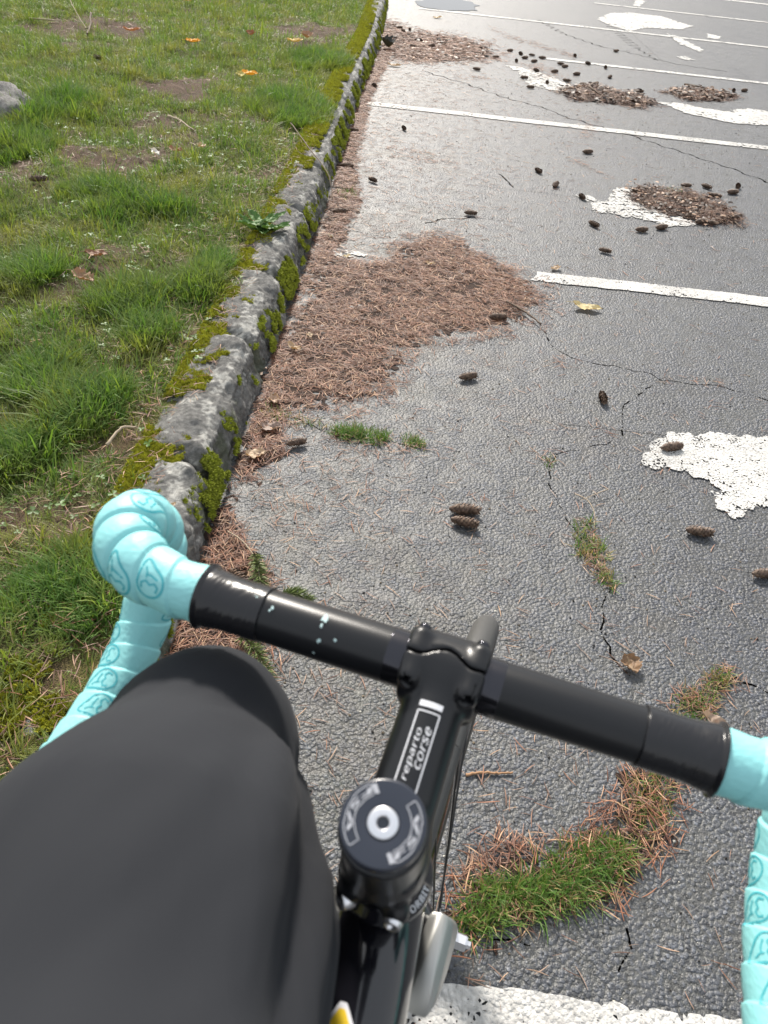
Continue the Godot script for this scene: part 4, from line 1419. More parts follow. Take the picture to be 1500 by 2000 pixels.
	tuft_thing([[500, 800], [540, 798], [590, 812], [640, 835], [590, 835], [520, 825]], 260, 0.012, 0.035, 0.5, "half dry grass at the kerb foot behind the grey leaf")
	tuft_thing([[1118, 1022], [1150, 1015], [1165, 1035], [1180, 1075], [1198, 1110], [1196, 1152], [1180, 1150], [1160, 1115], [1128, 1085]], 520, 0.014, 0.04, 0.42, "narrow yellow green tuft standing alone in the long crack")
	tuft_thing([[1064, 900], [1078, 888], [1084, 905], [1068, 920]], 60, 0.01, 0.025, 0.2, "tiny tuft where three cracks meet")
	tuft_thing([[1310, 1400], [1340, 1350], [1390, 1318], [1425, 1300], [1435, 1325], [1400, 1350], [1385, 1400], [1330, 1430]], 620, 0.012, 0.034, 0.5, "strawy tuft in the crack beyond the handlebar grip")
	tuft_thing([[1200, 1680], [1230, 1590], [1225, 1530], [1290, 1500], [1320, 1540], [1300, 1620], [1270, 1680], [1230, 1720]], 700, 0.012, 0.035, 0.55, "straw coloured tuft under the bar where the crack turns")
	tuft_thing([[865, 1830], [880, 1770], [960, 1720], [1050, 1690], [1110, 1660], [1180, 1640], [1230, 1660], [1210, 1730], [1130, 1780], [1000, 1800], [900, 1840]], 2600, 0.018, 0.05, 0.14, "long lush green tuft in the crack beside the front wheel")
	tuft_thing([[595, 1800], [640, 1770], [668, 1790], [665, 1850], [640, 1890], [610, 1880]], 420, 0.015, 0.042, 0.3, "green tuft in the crack between knee and head tube")
	tuft_thing([[1300, 372], [1320, 370], [1338, 378], [1310, 384]], 60, 0.02, 0.05, 0.2, "green blades growing on the pothole pile")
	tuft_thing([[655, 372], [690, 366], [706, 380], [690, 392], [660, 390]], 260, 0.015, 0.04, 0.2, "dull green tuft at the kerb foot")
	sprig([[498, 1095, 0.0], [504, 1125, 0.012], [508, 1150, 0.01], [512, 1180, 0.0]], "green conifer sprig on needles just beyond the black bar")
	sprig([[470, 1255, 0.0], [490, 1280, 0.012], [508, 1305, 0.012], [522, 1335, 0.0]], "green conifer sprig on needles between bar and knee")
	sprig([[545, 1180, 0.0], [575, 1178, 0.01], [600, 1185, 0.0]], "small green conifer sprig half hidden under the bar")
	# ---- broad leaved weed by the kerb
	var wd := Node3D.new()
	wd.name = numbered("rosette_weed")
	var wp := gp(515, 455, 0.13)
	wd.position = Vector3(wp.x, lawn_y(wp.x, wp.z) + 0.006, wp.z)
	add_child(wd)
	tag(wd, "broad leaved rosette weed with glossy leaves beside the kerb", "weed")
	for k in 13:
		var lf := put("leaf", leaf_mesh(80 + k, rng.randf_range(0.075, 0.13), rng.randf_range(0.026, 0.04), 0.5, 0.35, Color(0.06, 0.15, 0.03), Color(0.1, 0.2, 0.045)), wd)
		var a := TAU * k / 13.0 + rng.randf_range(-0.2, 0.2)
		lf.position = Vector3(cos(a), 0, sin(a)) * 0.055 + Vector3(0, 0.02 + 0.01 * (k % 3), 0)
		lf.rotation = Vector3(0, -a, rng.randf_range(0.1, 0.45))
	# ---- rock in the lawn, plastic scrap by the kerb
	var rk := MB.new()
	var rn := noise(77, 4.0, 4)
	for k in 25:
		for j in 36:
			var e := PI * k / 24.0
			var a := TAU * j / 36.0
			var d := Vector3(sin(e) * cos(a), cos(e), sin(e) * sin(a))
			var f := 1.0 + 0.35 * rn.get_noise_3dv(d * 0.5) + 0.08 * rn.get_noise_3dv(d * 2.0)
			var g := 0.33 + 0.12 * rn.get_noise_3dv(d * 3.0)
			rk.add(d * f * Vector3(0.26, 0.12, 0.2), Color(g, g * 0.97, g * 0.92))
	for k in 24:
		for j in 36:
			var a := k * 36 + j
			var b := k * 36 + (j + 1) % 36
			rk.quad(a, a + 36, b + 36, b)
	var rp := gp(-28, 222, 0.13)
	tag(put("rock", rk.mesh(M.stone), self, Vector3(rp.x, 0.13, rp.z)), "grey rock half hidden by the tall clump in the lawn", "rock")
	var sc := leaf_mesh(131, 0.16, 0.12, 1.2, 0.8, Color(0.02, 0.022, 0.02), Color(0.05, 0.055, 0.05), 0.2)
	var so := put("plastic_scrap", sc)
	lay(so, 757, 97, 20, 0.0, 0.02)
	tag(so, "crumpled black plastic scrap at the kerb foot beside cones", "litter")
	var so2 := put("plastic_scrap", leaf_mesh(132, 0.07, 0.05, 0.9, 0.5, Color(0.6, 0.62, 0.6), Color(0.5, 0.52, 0.5), 0.1))
	lay(so2, 751, 90, 60, 0.0, 0.03)
	tag(so2, "small white plastic scrap on the crumpled black one", "litter")
# ------------------------------------------------------------------ bicycle
const YAW := 14.5
var HEAD := deg_to_rad(73.0)
var bike: Node3D
var steer := Vector3.ZERO          # up along the steering axis
var stem_fwd := Vector3.ZERO
var cap_at := Vector3.ZERO
var bar_at := Vector3.ZERO

func bent_text(text: String, m: Material, fn: Callable, font_name := "Droid Sans", weight := 700) -> ArrayMesh:
	var f := SystemFont.new()
	f.font_names = PackedStringArray([font_name])
	f.font_weight = weight
	var tm := TextMesh.new()
	tm.text = text
	tm.font = f
	tm.font_size = 64
	tm.depth = 0.0
	tm.curve_step = 2.0
	var arr := tm.get_mesh_arrays()
	var v: PackedVector3Array = arr[Mesh.ARRAY_VERTEX]
	var lo := Vector2(1e9, 1e9)
	var hi := -lo
	for p in v:
		lo = lo.min(Vector2(p.x, p.y))
		hi = hi.max(Vector2(p.x, p.y))
	var mb := MB.new()
	for p in v:
		mb.add(fn.call((p.x - lo.x) / (hi.x - lo.x), (p.y - lo.y) / (hi.y - lo.y)))
	if arr[Mesh.ARRAY_INDEX] != null:
		mb.i = arr[Mesh.ARRAY_INDEX]
	else:
		mb.i = PackedInt32Array(range(v.size()))
	return mb.mesh(m)

func ribbon(mb: MB, pts: Array, width: float, fn: Callable, closed := false) -> void:      # a printed line in the plane (u, v), laid on a surface by fn
	var n := pts.size()
	var base := mb.v.size()
	for k in n:
		var a: Vector2 = pts[(k - 1 + n) % n] if closed or k > 0 else pts[0]
		var b: Vector2 = pts[(k + 1) % n] if closed or k < n - 1 else pts[n - 1]
		var nn := (b - a).normalized().orthogonal() * width * 0.5
		var p: Vector2 = pts[k]
		mb.add(fn.call(p.x + nn.x, p.y + nn.y))
		mb.add(fn.call(p.x - nn.x, p.y - nn.y))
	for k in n if closed else n - 1:
		var a := base + k * 2
		var b := base + ((k + 1) % n) * 2
		mb.quad(a, a + 1, b + 1, b)

func stem_sdf(p: Vector3) -> float:      # x across, y away from the stem's axis, z back from the bar to the steerer
	var body := capsule(p, Vector3(0, 0, 0.012), Vector3(0, 0, 0.1), 0.0168, 0.0176)
	var q := Vector2(Vector2(p.x, p.z - 0.1).length() - 0.0192, maxf(p.y - 0.064, -0.024 - p.y))
	var collar := minf(maxf(q.x, q.y), 0.0) + q.max(Vector2.ZERO).length()
	var d := smin(body, collar, 0.012)
	var w := Vector2(Vector2(p.y, p.z).length() - 0.0200, absf(p.x) - 0.0205)
	var clamp_d := minf(maxf(w.x, w.y), 0.0) + w.max(Vector2.ZERO).length() - 0.001
	d = smin(d, clamp_d, 0.006)
	for sy in [-1.0, 1.0]:
		var ax := absf(p.x)
		d = smin(d, capsule(Vector3(ax, p.y, p.z), Vector3(0.0165, 0.0150 * sy, -0.0095), Vector3(0.0158, 0.0150 * sy, 0.014), 0.0062, 0.0066), 0.0024)
	for e in [Vector3(-0.012, -0.008, 0.118), Vector3(0.012, -0.018, 0.118)]:
		d = smin(d, p.distance_to(e) - 0.0068, 0.006)
	# threaded holes behind the bolts
	for sx in [-1.0, 1.0]:
		var h := Vector2(p.x - 0.0165 * sx, p.y - 0.0162).length() - 0.0034
		if p.z > 0.004: d = maxf(d, -h)
	return maxf(d, -(Vector2(p.y, p.z).length() - 0.0157))

func joint_z(x: float) -> float:
	return -0.0015 - 0.0035 * cos(TAU * clampf(absf(x), 0.0, 0.019) / 0.032)

func sw(u: Vector3) -> Vector3:      # stem axes to bicycle axes
	return bar_at + Vector3.RIGHT * u.x + steer * u.y - stem_fwd * u.z

func stem_top(x: float, z: float) -> Vector3:
	var y := 0.03
	for k in 40:
		var d := stem_sdf(Vector3(x, y, z))
		if d < 0.00005: break
		y -= maxf(d * 0.8, 0.00005)
	return sw(Vector3(x, y + 0.00035, z))

func on_steer(L: float) -> Vector3:
	return cap_at - steer * L

func tape_half(side: float, host: Node) -> void:
	# bar path from the black section round the hook to the end of the drop
	var pts := [Vector3(0.120, 0, 0), Vector3(0.143, 0, 0), Vector3(0.165, 0, 0), Vector3(0.192, 0, 0.006), Vector3(0.212, 0, 0.020), Vector3(0.222, -0.004, 0.042), Vector3(0.226, -0.022, 0.062), Vector3(0.227, -0.050, 0.070), Vector3(0.227, -0.080, 0.060), Vector3(0.226, -0.106, 0.035), Vector3(0.224, -0.120, 0.0), Vector3(0.224, -0.127, -0.040), Vector3(0.225, -0.130, -0.085), Vector3(0.226, -0.131, -0.125)]
	var wp := []
	for p in pts:
		wp.append(bar_at + Vector3(p.x * side, p.y, -p.z))
	var path := smooth_path(wp, 14).slice(15)
	# even steps
	var len := 0.0
	var at_len := PackedFloat32Array([0.0])
	for k in path.size() - 1:
		len += path[k].distance_to(path[k + 1])
		at_len.append(len)
	var steps := 400
	var even := PackedVector3Array()
	var j := 0
	for k in steps + 1:
		var s := len * k / steps
		while j < path.size() - 2 and at_len[j + 1] < s: j += 1
		even.append(path[j].lerp(path[j + 1], clampf((s - at_len[j]) / maxf(at_len[j + 1] - at_len[j], 1e-6), 0, 1)))
	var pitch := 0.0205
	var hand := side
	var wob := noise(61 + int(side), 14.0, 2)
	var radius := func(s: float, a: float, given: float) -> float:
		var ph := given if given >= 0.0 else fposmod(s / pitch - hand * a / TAU, 1.0)
		var lap := 0.0016 * (1.0 - ph) * smoothstep(0.0, 0.06, ph)
		var puff := 0.0036 * pow(sin(PI * clampf(ph, 0, 1)), 0.6) * smoothstep(0.02, 0.06, s) * (1.0 - 0.85 * smoothstep(0.14, 0.2, s))
		return 0.0164 + 0.0006 * smoothstep(0.0, 0.05, s) - 0.0006 * smoothstep(0.2, 0.27, s) + lap + puff + 0.00025 * wob.get_noise_2d(s * 12.0, a)
	var frames := []
	var t0 := (even[1] - even[0]).normalized()
	var sd := (Vector3.UP - t0 * Vector3.UP.dot(t0)).normalized()
	for k in steps + 1:
		var t := (even[mini(k + 1, steps)] - even[maxi(k - 1, 0)]).normalized()
		sd = (sd - t * sd.dot(t)).normalized()
		frames.append([even[k], sd, sd.cross(t)])
	var on_tape := func(s: float, around: float, lift: float, ph: float) -> Vector3:
		var q := clampf(s / len, 0.0, 1.0) * steps
		var k := mini(int(q), steps - 1)
		var fr: Array = frames[k]
		var f2: Array = frames[k + 1]
		var w := q - k
		var c: Vector3 = fr[0].lerp(f2[0], w)
		var e: Vector3 = fr[1].lerp(f2[1], w)
		var g: Vector3 = fr[2].lerp(f2[2], w)
		var r: float = radius.call(s, around, ph)
		return c + (e * cos(around) + g * sin(around)) * (r + lift)
	# the mesh rows follow the turns of the tape, so that every lap is one clean edge
	var mb := MB.new()
	var per := 22
	var sides := 96
	var lo_row := -per - 2
	var hi_row := int(len / pitch * per) + per + 2
	for row in range(lo_row, hi_row + 1):
		for jj in sides:
			var a := TAU * jj / sides
			var s := (float(row) / per + hand * a / TAU) * pitch
			var sc := clampf(s, 0.0, len)
			var ph := fposmod(float(row) / per + 0.001, 1.0)
			mb.add(on_tape.call(sc, a, 0.0, ph))
	for row in range(lo_row, hi_row):
		for jj in sides:
			var a := (row - lo_row) * sides + jj
			var nx := (jj + 1) % sides
			var sh := 0 if nx else int(hand) * per
			if row + sh < lo_row or row + sh + 1 > hi_row: continue
			var b := (row + sh - lo_row) * sides + nx
			mb.quad(a, b, b + sides, a + sides)
	var tape := put("bar_tape", mb.mesh(M.tape), host)
	# embossed winged roundels, a few to every turn of the tape
	var n := int(len / pitch) * 2
	for k in n:
		var a0 := fposmod(0.5 + (k % 2) * PI + (k / 2) * 0.42, TAU)
		var s0 := ((k / 2) + 0.5 + hand * a0 / TAU) * pitch      # the middle of that turn of tape
		if s0 < 0.012 or s0 > len - 0.014: continue
		var fn := func(u: float, v: float) -> Vector3:
			return on_tape.call(s0 + v, a0 + u / 0.0185, 0.00022, -1.0)
		var em := MB.new()
		var ring := []
		for q in 28:
			var t := TAU * q / 28.0
			var rr := 0.0082
			var p := Vector2(cos(t) * rr * 1.05, sin(t) * rr)
			var wing := maxf(0.0, cos(t - 2.5))
			p += Vector2(-0.80, 0.42) * 0.008 * pow(wing, 7.0)
			ring.append(p)
		ribbon(em, ring, 0.0014, fn, true)
		ribbon(em, [Vector2(0.0042, 0.0046), Vector2(0.0010, 0.0054), Vector2(-0.001, 0.0028), Vector2(0.0006, 0.0), Vector2(-0.001, -0.0028), Vector2(0.0008, -0.0054), Vector2(0.0040, -0.0046)], 0.0014, fn)
		ribbon(em, [Vector2(-0.0044, 0.0044), Vector2(-0.0048, 0.0010), Vector2(-0.0036, -0.0038)], 0.0012, fn)
		ribbon(em, [Vector2(-0.0086, 0.0064), Vector2(-0.0056, 0.0040), Vector2(-0.0026, 0.0034)], 0.0010, fn)
		put("emblem", em.mesh(M.emblem), tape)
	# plug at the end of the drop
	var pl := MB.new()
	var dir := (even[steps] - even[steps - 1]).normalized()
	lathe(pl, even[steps], dir, [[0.0165, -0.002], [0.0172, 0.001], [0.0165, 0.004], [0.012, 0.006], [0.0, 0.0065]], 24)
	put("end_plug", pl.mesh(M.satin_black), tape)
	# black finishing tape
	var vt := PackedVector3Array()
	for k in 40:
		vt.append(bar_at + Vector3(side * lerpf(0.107, 0.1465, k / 39.0), 0, 0))
	var vn := noise(70 + int(side), 60.0, 2)
	var vm := MB.new()
	tube(vm, vt, func(k: int, t: float, a: float) -> float:
		var x := t * 0.04
		var turn := fposmod(x / 0.014 + hand * a / TAU * 0.6, 1.0)
		return (0.01615 if t < 0.96 else 0.0181) + 0.0016 * smoothstep(0.55, 0.96, t) + 0.00028 * smoothstep(0.0, 0.04, turn) + 0.00022 * vn.get_noise_2d(x * 10.0, a * 0.05) , 48, true, Color.WHITE, Vector3.UP)
	put("finishing_tape", vm.mesh(M.vinyl), host)

func wheel(called: String, axle: Vector3, front: bool) -> void:
	var root := Node3D.new()
	root.name = called
	root.position = axle
	if not front: root.rotation.y = deg_to_rad(8.0)
	bike.add_child(root)
	var circle := func(r: float, n: int) -> PackedVector3Array:
		var out := PackedVector3Array()
		for k in n + 1:
			out.append(Vector3(0, cos(TAU * k / n) * r, sin(TAU * k / n) * r))
		return out
	var ty := MB.new()
	tube(ty, circle.call(0.3235, 128), func(_k: int, _t: float, a: float) -> float: return 0.0138, 18, false, Color.WHITE, Vector3.RIGHT)
	put("tyre", ty.mesh(M.rubber), root)
	var rim := MB.new()
	lathe(rim, Vector3.ZERO, Vector3.RIGHT, [[0.311, -0.0095], [0.309, -0.0105], [0.292, -0.0100], [0.281, -0.004], [0.279, 0.0], [0.281, 0.004], [0.292, 0.0100], [0.309, 0.0105], [0.311, 0.0095], [0.308, 0.0], [0.311, -0.0095]], 96)
	put("rim", rim.mesh(M.gloss_black), root)
	var hub := MB.new()
	lathe(hub, Vector3.ZERO, Vector3.RIGHT, [[0.0, -0.052], [0.008, -0.052], [0.009, -0.040], [0.021, -0.037], [0.021, -0.033], [0.011, -0.028], [0.010, 0.0], [0.011, 0.028], [0.021, 0.033], [0.021, 0.037], [0.009, 0.040], [0.008, 0.052], [0.0, 0.052]], 32)
	put("hub", hub.mesh(M.bolt_dull), root)
	for sd in [-1.0, 1.0]:
		var nut := MB.new()
		lathe(nut, Vector3(sd * 0.056, 0, 0), Vector3(sd, 0, 0), [[0.0, 0.0], [0.0115, 0.0], [0.0115, 0.0022], [0.0088, 0.0024], [0.0088, 0.0125], [0.0078, 0.0142], [0.0045, 0.0142], [0.0042, 0.0185], [0.0, 0.019]], 6)
		put("axle_nut", nut.mesh(M.bolt, true), root)
	var sp := MB.new()
	tube(sp, PackedVector3Array([Vector3.ZERO, Vector3(0, 1, 0)]), 0.00105, 5)
	var spoke_mesh := sp.mesh(M.satin_black)
	for k in 28:
		var sd := 1.0 if k % 2 == 0 else -1.0
		var ha := TAU * k / 28.0 + (0.9 if (k / 2) % 2 == 0 else -0.9)
		var ra := TAU * k / 28.0
		var a := Vector3(sd * 0.035, cos(ha) * 0.0195, sin(ha) * 0.0195)
		var b := Vector3(sd * 0.001, cos(ra) * 0.281, sin(ra) * 0.281)
		var o := put("spoke", spoke_mesh, root)
		var d := b - a
		o.transform = Transform3D(Basis(Quaternion(Vector3.UP, d.normalized())).scaled_local(Vector3(1, d.length(), 1)), a)

func fr(p: Vector3) -> Vector3:      # the frame stands a little straighter than the turned fork
	return p.rotated(Vector3.UP, deg_to_rad(8.0))

func bicycle() -> void:
	bike = Node3D.new()
	bike.name = "bicycle"
	var c := at(748, 1607, 0.31)
	bike.position = Vector3(c.x, 0, c.z)
	bike.rotation.y = -deg_to_rad(YAW)
	add_child(bike)
	tag(bike, "black bicycle with turquoise wrapped drop handlebar standing beside the kerb", "bicycle")
	var inv := bike.transform.affine_inverse()
	cap_at = inv * c
	cap_at.x = 0.0
	bar_at = inv * at(858, 1310, 0.425)
	bar_at.x = 0.0
	steer = Vector3(0, sin(HEAD), cos(HEAD))
	stem_fwd = Vector3(0, cos(HEAD), -sin(HEAD))
	# ---- handlebar
	var hb := MB.new()
	var bp := PackedVector3Array()
	for k in 60:
		bp.append(bar_at + Vector3(lerpf(-0.15, 0.15, k / 59.0), 0, 0))
	tube(hb, bp, func(k: int, _t: float, _a: float) -> float:
		var x := absf(lerpf(-0.15, 0.15, k / 59.0))
		return 0.0159 - 0.0004 * smoothstep(0.04, 0.1, x), 56, true, Color.WHITE, Vector3.UP)
	var bar := put("handlebar", hb.mesh(M.satin_black), bike)
	for sd in [-1.0, 1.0]:
		var kn := MB.new()
		lathe(kn, bar_at + Vector3(sd * 0.0215, 0, 0), Vector3(sd, 0, 0), [[0.0159, 0.0], [0.01615, 0.0004], [0.01615, 0.0104], [0.0159, 0.0108]], 56)
		put("clamp_ring", kn.mesh(M.polished_black), bar)
		tape_half(sd, bar)
	# scuffs of white plaster on the bar
	for q in [[633, 1208, 0.0028], [622, 1252, 0.0018], [600, 1292, 0.0022], [628, 1222, 0.0012], [655, 1251, 0.0012], [612, 1275, 0.0009], [527, 1193, 0.001], [532, 1188, 0.0012], [502, 1166, 0.0013], [497, 1164, 0.0009], [606, 1300, 0.001]]:
		var p: Vector3 = inv * at(q[0], q[1], 0.425)
		# slide the point along the sight line on to the bar
		var eye: Vector3 = inv * EYE
		var dir := (p - eye).normalized()
		var t := 0.3
		for k in 60:
			var w := eye + dir * t
			t += Vector2(w.y - bar_at.y, w.z - bar_at.z).length() - 0.0161
		var w := eye + dir * t
		var nrm := Vector3(0, w.y - bar_at.y, w.z - bar_at.z).normalized()
		var tn := Vector3.RIGHT
		var bn := nrm.cross(tn)
		var ch := MB.new()
		var c0 := ch.add(w + nrm * 0.0005)
		for k in 8:
			var a := TAU * k / 8.0
			var rr: float = q[2] * rng.randf_range(0.5, 1.3)
			ch.add(w + (tn * cos(a) * 0.7 + bn * sin(a)) * rr + nrm * 0.0001)
		for k in 8: ch.tri(c0, 1 + (k + 1) % 8, 1 + k)
		put("paint_chip", ch.mesh(M.chip), bar)
	# ---- stem
	var lo := Vector3(-0.030, -0.031, -0.029)
	var back := nets(lo, Vector3(0.030, 0.068, 0.129), 0.0014, func(p: Vector3) -> float:
		return maxf(stem_sdf(p), joint_z(p.x) + 0.0007 - p.z))
	for k in back.v.size(): back.v[k] = sw(back.v[k])
	var stem := put("stem", back.mesh(M.satin_black), bike)
	var plate := nets(lo, Vector3(0.030, 0.031, 0.009), 0.0014, func(p: Vector3) -> float:
		return maxf(stem_sdf(p), p.z - joint_z(p.x) + 0.0007))
	for k in plate.v.size(): plate.v[k] = sw(plate.v[k])
	put("faceplate", plate.mesh(M.satin_black), stem)
	for sx in [-1.0, 1.0]:
		for sy in [-1.0, 1.0]:
			var bo := MB.new()
			lathe(bo, sw(Vector3(0.0165 * sx, 0.0150 * sy, -0.0152)), stem_fwd, [[0.0, -0.002], [0.0036, -0.002], [0.0037, 0.0], [0.0034, 0.0016], [0.0019, 0.0018], [0.0018, 0.0], [0.0, 0.0]], 20)
			put("faceplate_bolt", bo.mesh(M.polished_black), stem)
	# print on the stem: bar, frame, two lines of lettering that read towards the bar
	var pr := MB.new()
	var on_stem := func(u: float, v: float) -> Vector3: return stem_top(u, v)
	var line := func(a: Vector2, b: Vector2, w: float) -> void:
		var pts := []
		for k in 25: pts.append(a.lerp(b, k / 24.0))
		ribbon(pr, pts, w, on_stem)
	line.call(Vector2(-0.0062, 0.0262), Vector2(0.0062, 0.0262), 0.0032)
	line.call(Vector2(-0.0058, 0.0302), Vector2(0.0058, 0.0302), 0.0007)
	line.call(Vector2(-0.0058, 0.0302), Vector2(-0.0058, 0.0795), 0.0007)
	line.call(Vector2(0.0058, 0.0302), Vector2(0.0058, 0.0795), 0.0007)
	put("printed_frame", pr.mesh(M.print_white), stem)
	put("lettering", bent_text("reparto", M.print_white, func(u: float, v: float) -> Vector3:
		return stem_top(0.0003 - v * 0.0038, 0.0672 - u * 0.0268 - v * 0.0015), "Droid Sans", 400), stem)
	put("lettering", bent_text("corse", M.print_white, func(u: float, v: float) -> Vector3:
		return stem_top(0.0042 - v * 0.0032, 0.0602 - u * 0.0216 - v * 0.0013), "Droid Sans", 400), stem)
	for e in [Vector3(-0.012, -0.008, 0.1225), Vector3(0.012, -0.018, 0.1225)]:
		var bo := MB.new()
		var ax := (Vector3(0, 0.35, 0.9) if e.x > 0.0 else Vector3(-0.7, 0.5, 0.5)).normalized()
		var axw := (Vector3.RIGHT * ax.x + steer * ax.y - stem_fwd * ax.z).normalized()
		lathe(bo, sw(e), axw, [[0.0, -0.003], [0.0046, -0.003], [0.0048, 0.001], [0.0042, 0.0036], [0.0023, 0.004], [0.0022, 0.0015], [0.0, 0.0015]], 24)
		put("pinch_bolt", bo.mesh(M.bolt), stem)
	# ---- top cap
	var cp := MB.new()
	lathe(cp, cap_at, steer, [[0.0, -0.0012], [0.0068, -0.0012], [0.0072, 0.0], [0.0166, 0.0], [0.0172, -0.0002], [0.0178, -0.0007], [0.0180, -0.0014], [0.0181, -0.0055], [0.0178, -0.0066], [0.0165, -0.007]], 64)
	var cap := put("top_cap", cp.mesh(M.cap_black), bike)
	var cb := MB.new()
	lathe(cb, cap_at, steer, [[0.0, -0.0022], [0.0024, -0.0020]], 6)
	put("hex_socket", cb.mesh(M.dark_hole, true), cap)
	var cb2 := MB.new()
	lathe(cb2, cap_at, steer, [[0.0025, -0.0021], [0.0026, 0.0004], [0.0031, 0.0008], [0.0058, 0.0007], [0.0065, 0.0002], [0.0067, -0.0009]], 40)
	put("cap_bolt", cb2.mesh(M.bolt), cap)
	var polar := func(deg: float, r: float, lift: float) -> Vector3:
		var a := deg_to_rad(deg)
		return cap_at + Vector3.RIGHT * cos(a) * r + stem_fwd * sin(a) * r + steer * lift
	for turn in [0.0, 180.0]:
		var t0: float = turn
		var lt := bent_text("FSA", M.print_grey, func(u: float, v: float) -> Vector3: return polar.call(t0 + 128.0 + u * 84.0 + 4.0 * v, 0.0124 + (1.0 - v) * 0.0024, 0.0003))
		put("lettering", lt, cap)
		var ol := MB.new()
		var flat := func(u: float, v: float) -> Vector3: return polar.call(t0 + u * 4000.0, v, 0.00028)
		var outer := []
		for k in 31:
			var d := lerpf(128.0, 232.0, k / 30.0)
			outer.append(Vector2(d / 4000.0, 0.0155 + (0.0004 if (k / 10) % 2 == 0 else 0.0)))
		for k in 31:
			var d := lerpf(232.0, 128.0, k / 30.0)
			outer.append(Vector2(d / 4000.0, 0.0118 - (0.0003 if (k / 10) % 2 == 0 else 0.0)))
		ribbon(ol, outer, 0.0004, flat, true)
		for k in 8:      # solid end of the mark
			var d0 := 116.0 + k
			var b := ol.v.size()
			for q in [[d0, 0.0116], [d0 + 1.0, 0.0116], [d0 + 1.0 + 3.0, 0.0157], [d0 + 3.0, 0.0157]]: ol.add(polar.call(t0 + q[0], q[1], 0.0003))
			ol.quad(b, b + 1, b + 2, b + 3)
		put("printed_outline", ol.mesh(M.print_grey), cap)
	# ---- headset
	var hs := MB.new()
	lathe(hs, on_steer(0.128), steer, [[0.0235, -0.006], [0.0252, -0.004], [0.0258, 0.0], [0.0258, 0.006], [0.0252, 0.0085], [0.0243, 0.010], [0.0205, 0.0165], [0.0196, 0.019], [0.0196, 0.027]], 64)
	var head := put("headset", hs.mesh(M.gloss_black), bike)
	for turn in [-62.0, 150.0]:
		var t0: float = turn
		var ht := bent_text("FSA ORBIT" , M.print_white, func(u: float, v: float) -> Vector3:
			var a := deg_to_rad(t0 + u * 62.0)
			var r := lerpf(0.0242, 0.0212, v) + 0.0002
			return on_steer(0.128) + (Vector3.RIGHT * cos(a) + stem_fwd * sin(a)) * r + steer * (lerpf(0.0103, 0.0155, v) + 0.0003))
		put("lettering", ht, head)
	# ---- frame
	var hl := 0.128
	var ht2 := MB.new()
	lathe(ht2, on_steer(hl), steer, [[0.0232, -0.004], [0.0232, -0.018], [0.0215, -0.026], [0.0205, -0.04], [0.0205, -0.085], [0.0225, -0.098], [0.0232, -0.106], [0.0200, -0.108]], 48)
	put("head_tube", ht2.mesh(M.gloss_black), bike)
	var tt0 := on_steer(0.165)
	var tt1 := fr(Vector3(0, tt0.y - 0.035, 0.55))
	var tt := MB.new()
	var ttp := PackedVector3Array()
	for k in 12: ttp.append(tt0.lerp(tt1, k / 11.0))
	tube(tt, ttp, func(_k: int, t: float, a: float) -> float: return lerpf(0.0242, 0.018, t), 40, true, Color.WHITE, Vector3.UP)
	var toptube := put("top_tube", tt.mesh(M.gloss_black), bike)
	var td := (tt1 - tt0).normalized()
	var tu := (Vector3.UP - td * td.y).normalized()
	var on_tube := func(u: float, v: float) -> Vector3:      # u round the tube, v along it
		var r := 0.0240
		return tt0 + td * v + (tu * cos(u / r) + Vector3.RIGHT * sin(u / r)) * (r + 0.0003)
	for q in [["sticker", M.print_white, 0.0135, 0.0], ["sticker_print", M.yellow, 0.0105, 0.0003]]:
		var smb := MB.new()
		var s0 := smb.add(on_tube.call(-0.010, 0.083) + tu * q[3])
		for k in 48:
			var a := TAU * k / 48.0
			var r: float = minf(q[2] * 0.62 / cos(fposmod(a, TAU / 3.0) - PI / 3.0), q[2] * 1.0)
			smb.add(on_tube.call(-0.010 + sin(a) * r * 1.1, 0.083 - cos(a) * r) + tu * q[3])
		for k in 48: smb.tri(s0, 1 + k, 1 + (k + 1) % 48)
		put(q[0], smb.mesh(q[1]), toptube)
	var bb := fr(Vector3(0, 0.275, 0.43))
	var st_top := fr(Vector3(0, 0.80, 0.585))
	var rear := fr(Vector3(0, 0.337, 0.84))
	var bits := [["down_tube", [on_steer(0.212), bb], 0.021, M.gloss_black], ["seat_tube", [bb, st_top], 0.0165, M.gloss_black], ["chain_stay", [bb + Vector3(0.03, 0, 0), rear + Vector3(0.056, 0, 0)], 0.009, M.gloss_black], ["chain_stay", [bb - Vector3(0.03, 0, 0), rear - Vector3(0.056, 0, 0)], 0.009, M.gloss_black], ["seat_stay", [st_top + Vector3(0.018, -0.05, 0), rear + Vector3(0.056, 0, 0)], 0.0075, M.gloss_black], ["seat_stay", [st_top + Vector3(-0.018, -0.05, 0), rear - Vector3(0.056, 0, 0)], 0.0075, M.gloss_black], ["bottom_bracket", [bb - Vector3(0.036, 0, 0), bb + Vector3(0.036, 0, 0)], 0.021, M.gloss_black], ["crank", [bb + Vector3(-0.06, 0, 0), bb + Vector3(-0.075, 0.12, -0.12)], 0.011, M.polished_black], ["pedal", [bb + Vector3(-0.085, 0.12, -0.12), bb + Vector3(-0.17, 0.12, -0.12)], 0.014, M.polished_black]]
	for q in bits:
		var mb := MB.new()
		var pa := PackedVector3Array()
		for k in 8: pa.append(q[1][0].lerp(q[1][1], k / 7.0))
		tube(mb, pa, q[2], 24)
		put(q[0], mb.mesh(q[3]), bike)
	# ---- fork with deep flat blades
	var axle := Vector3(0.0045, 0.3375, -0.204)
	var crown := on_steer(0.236)
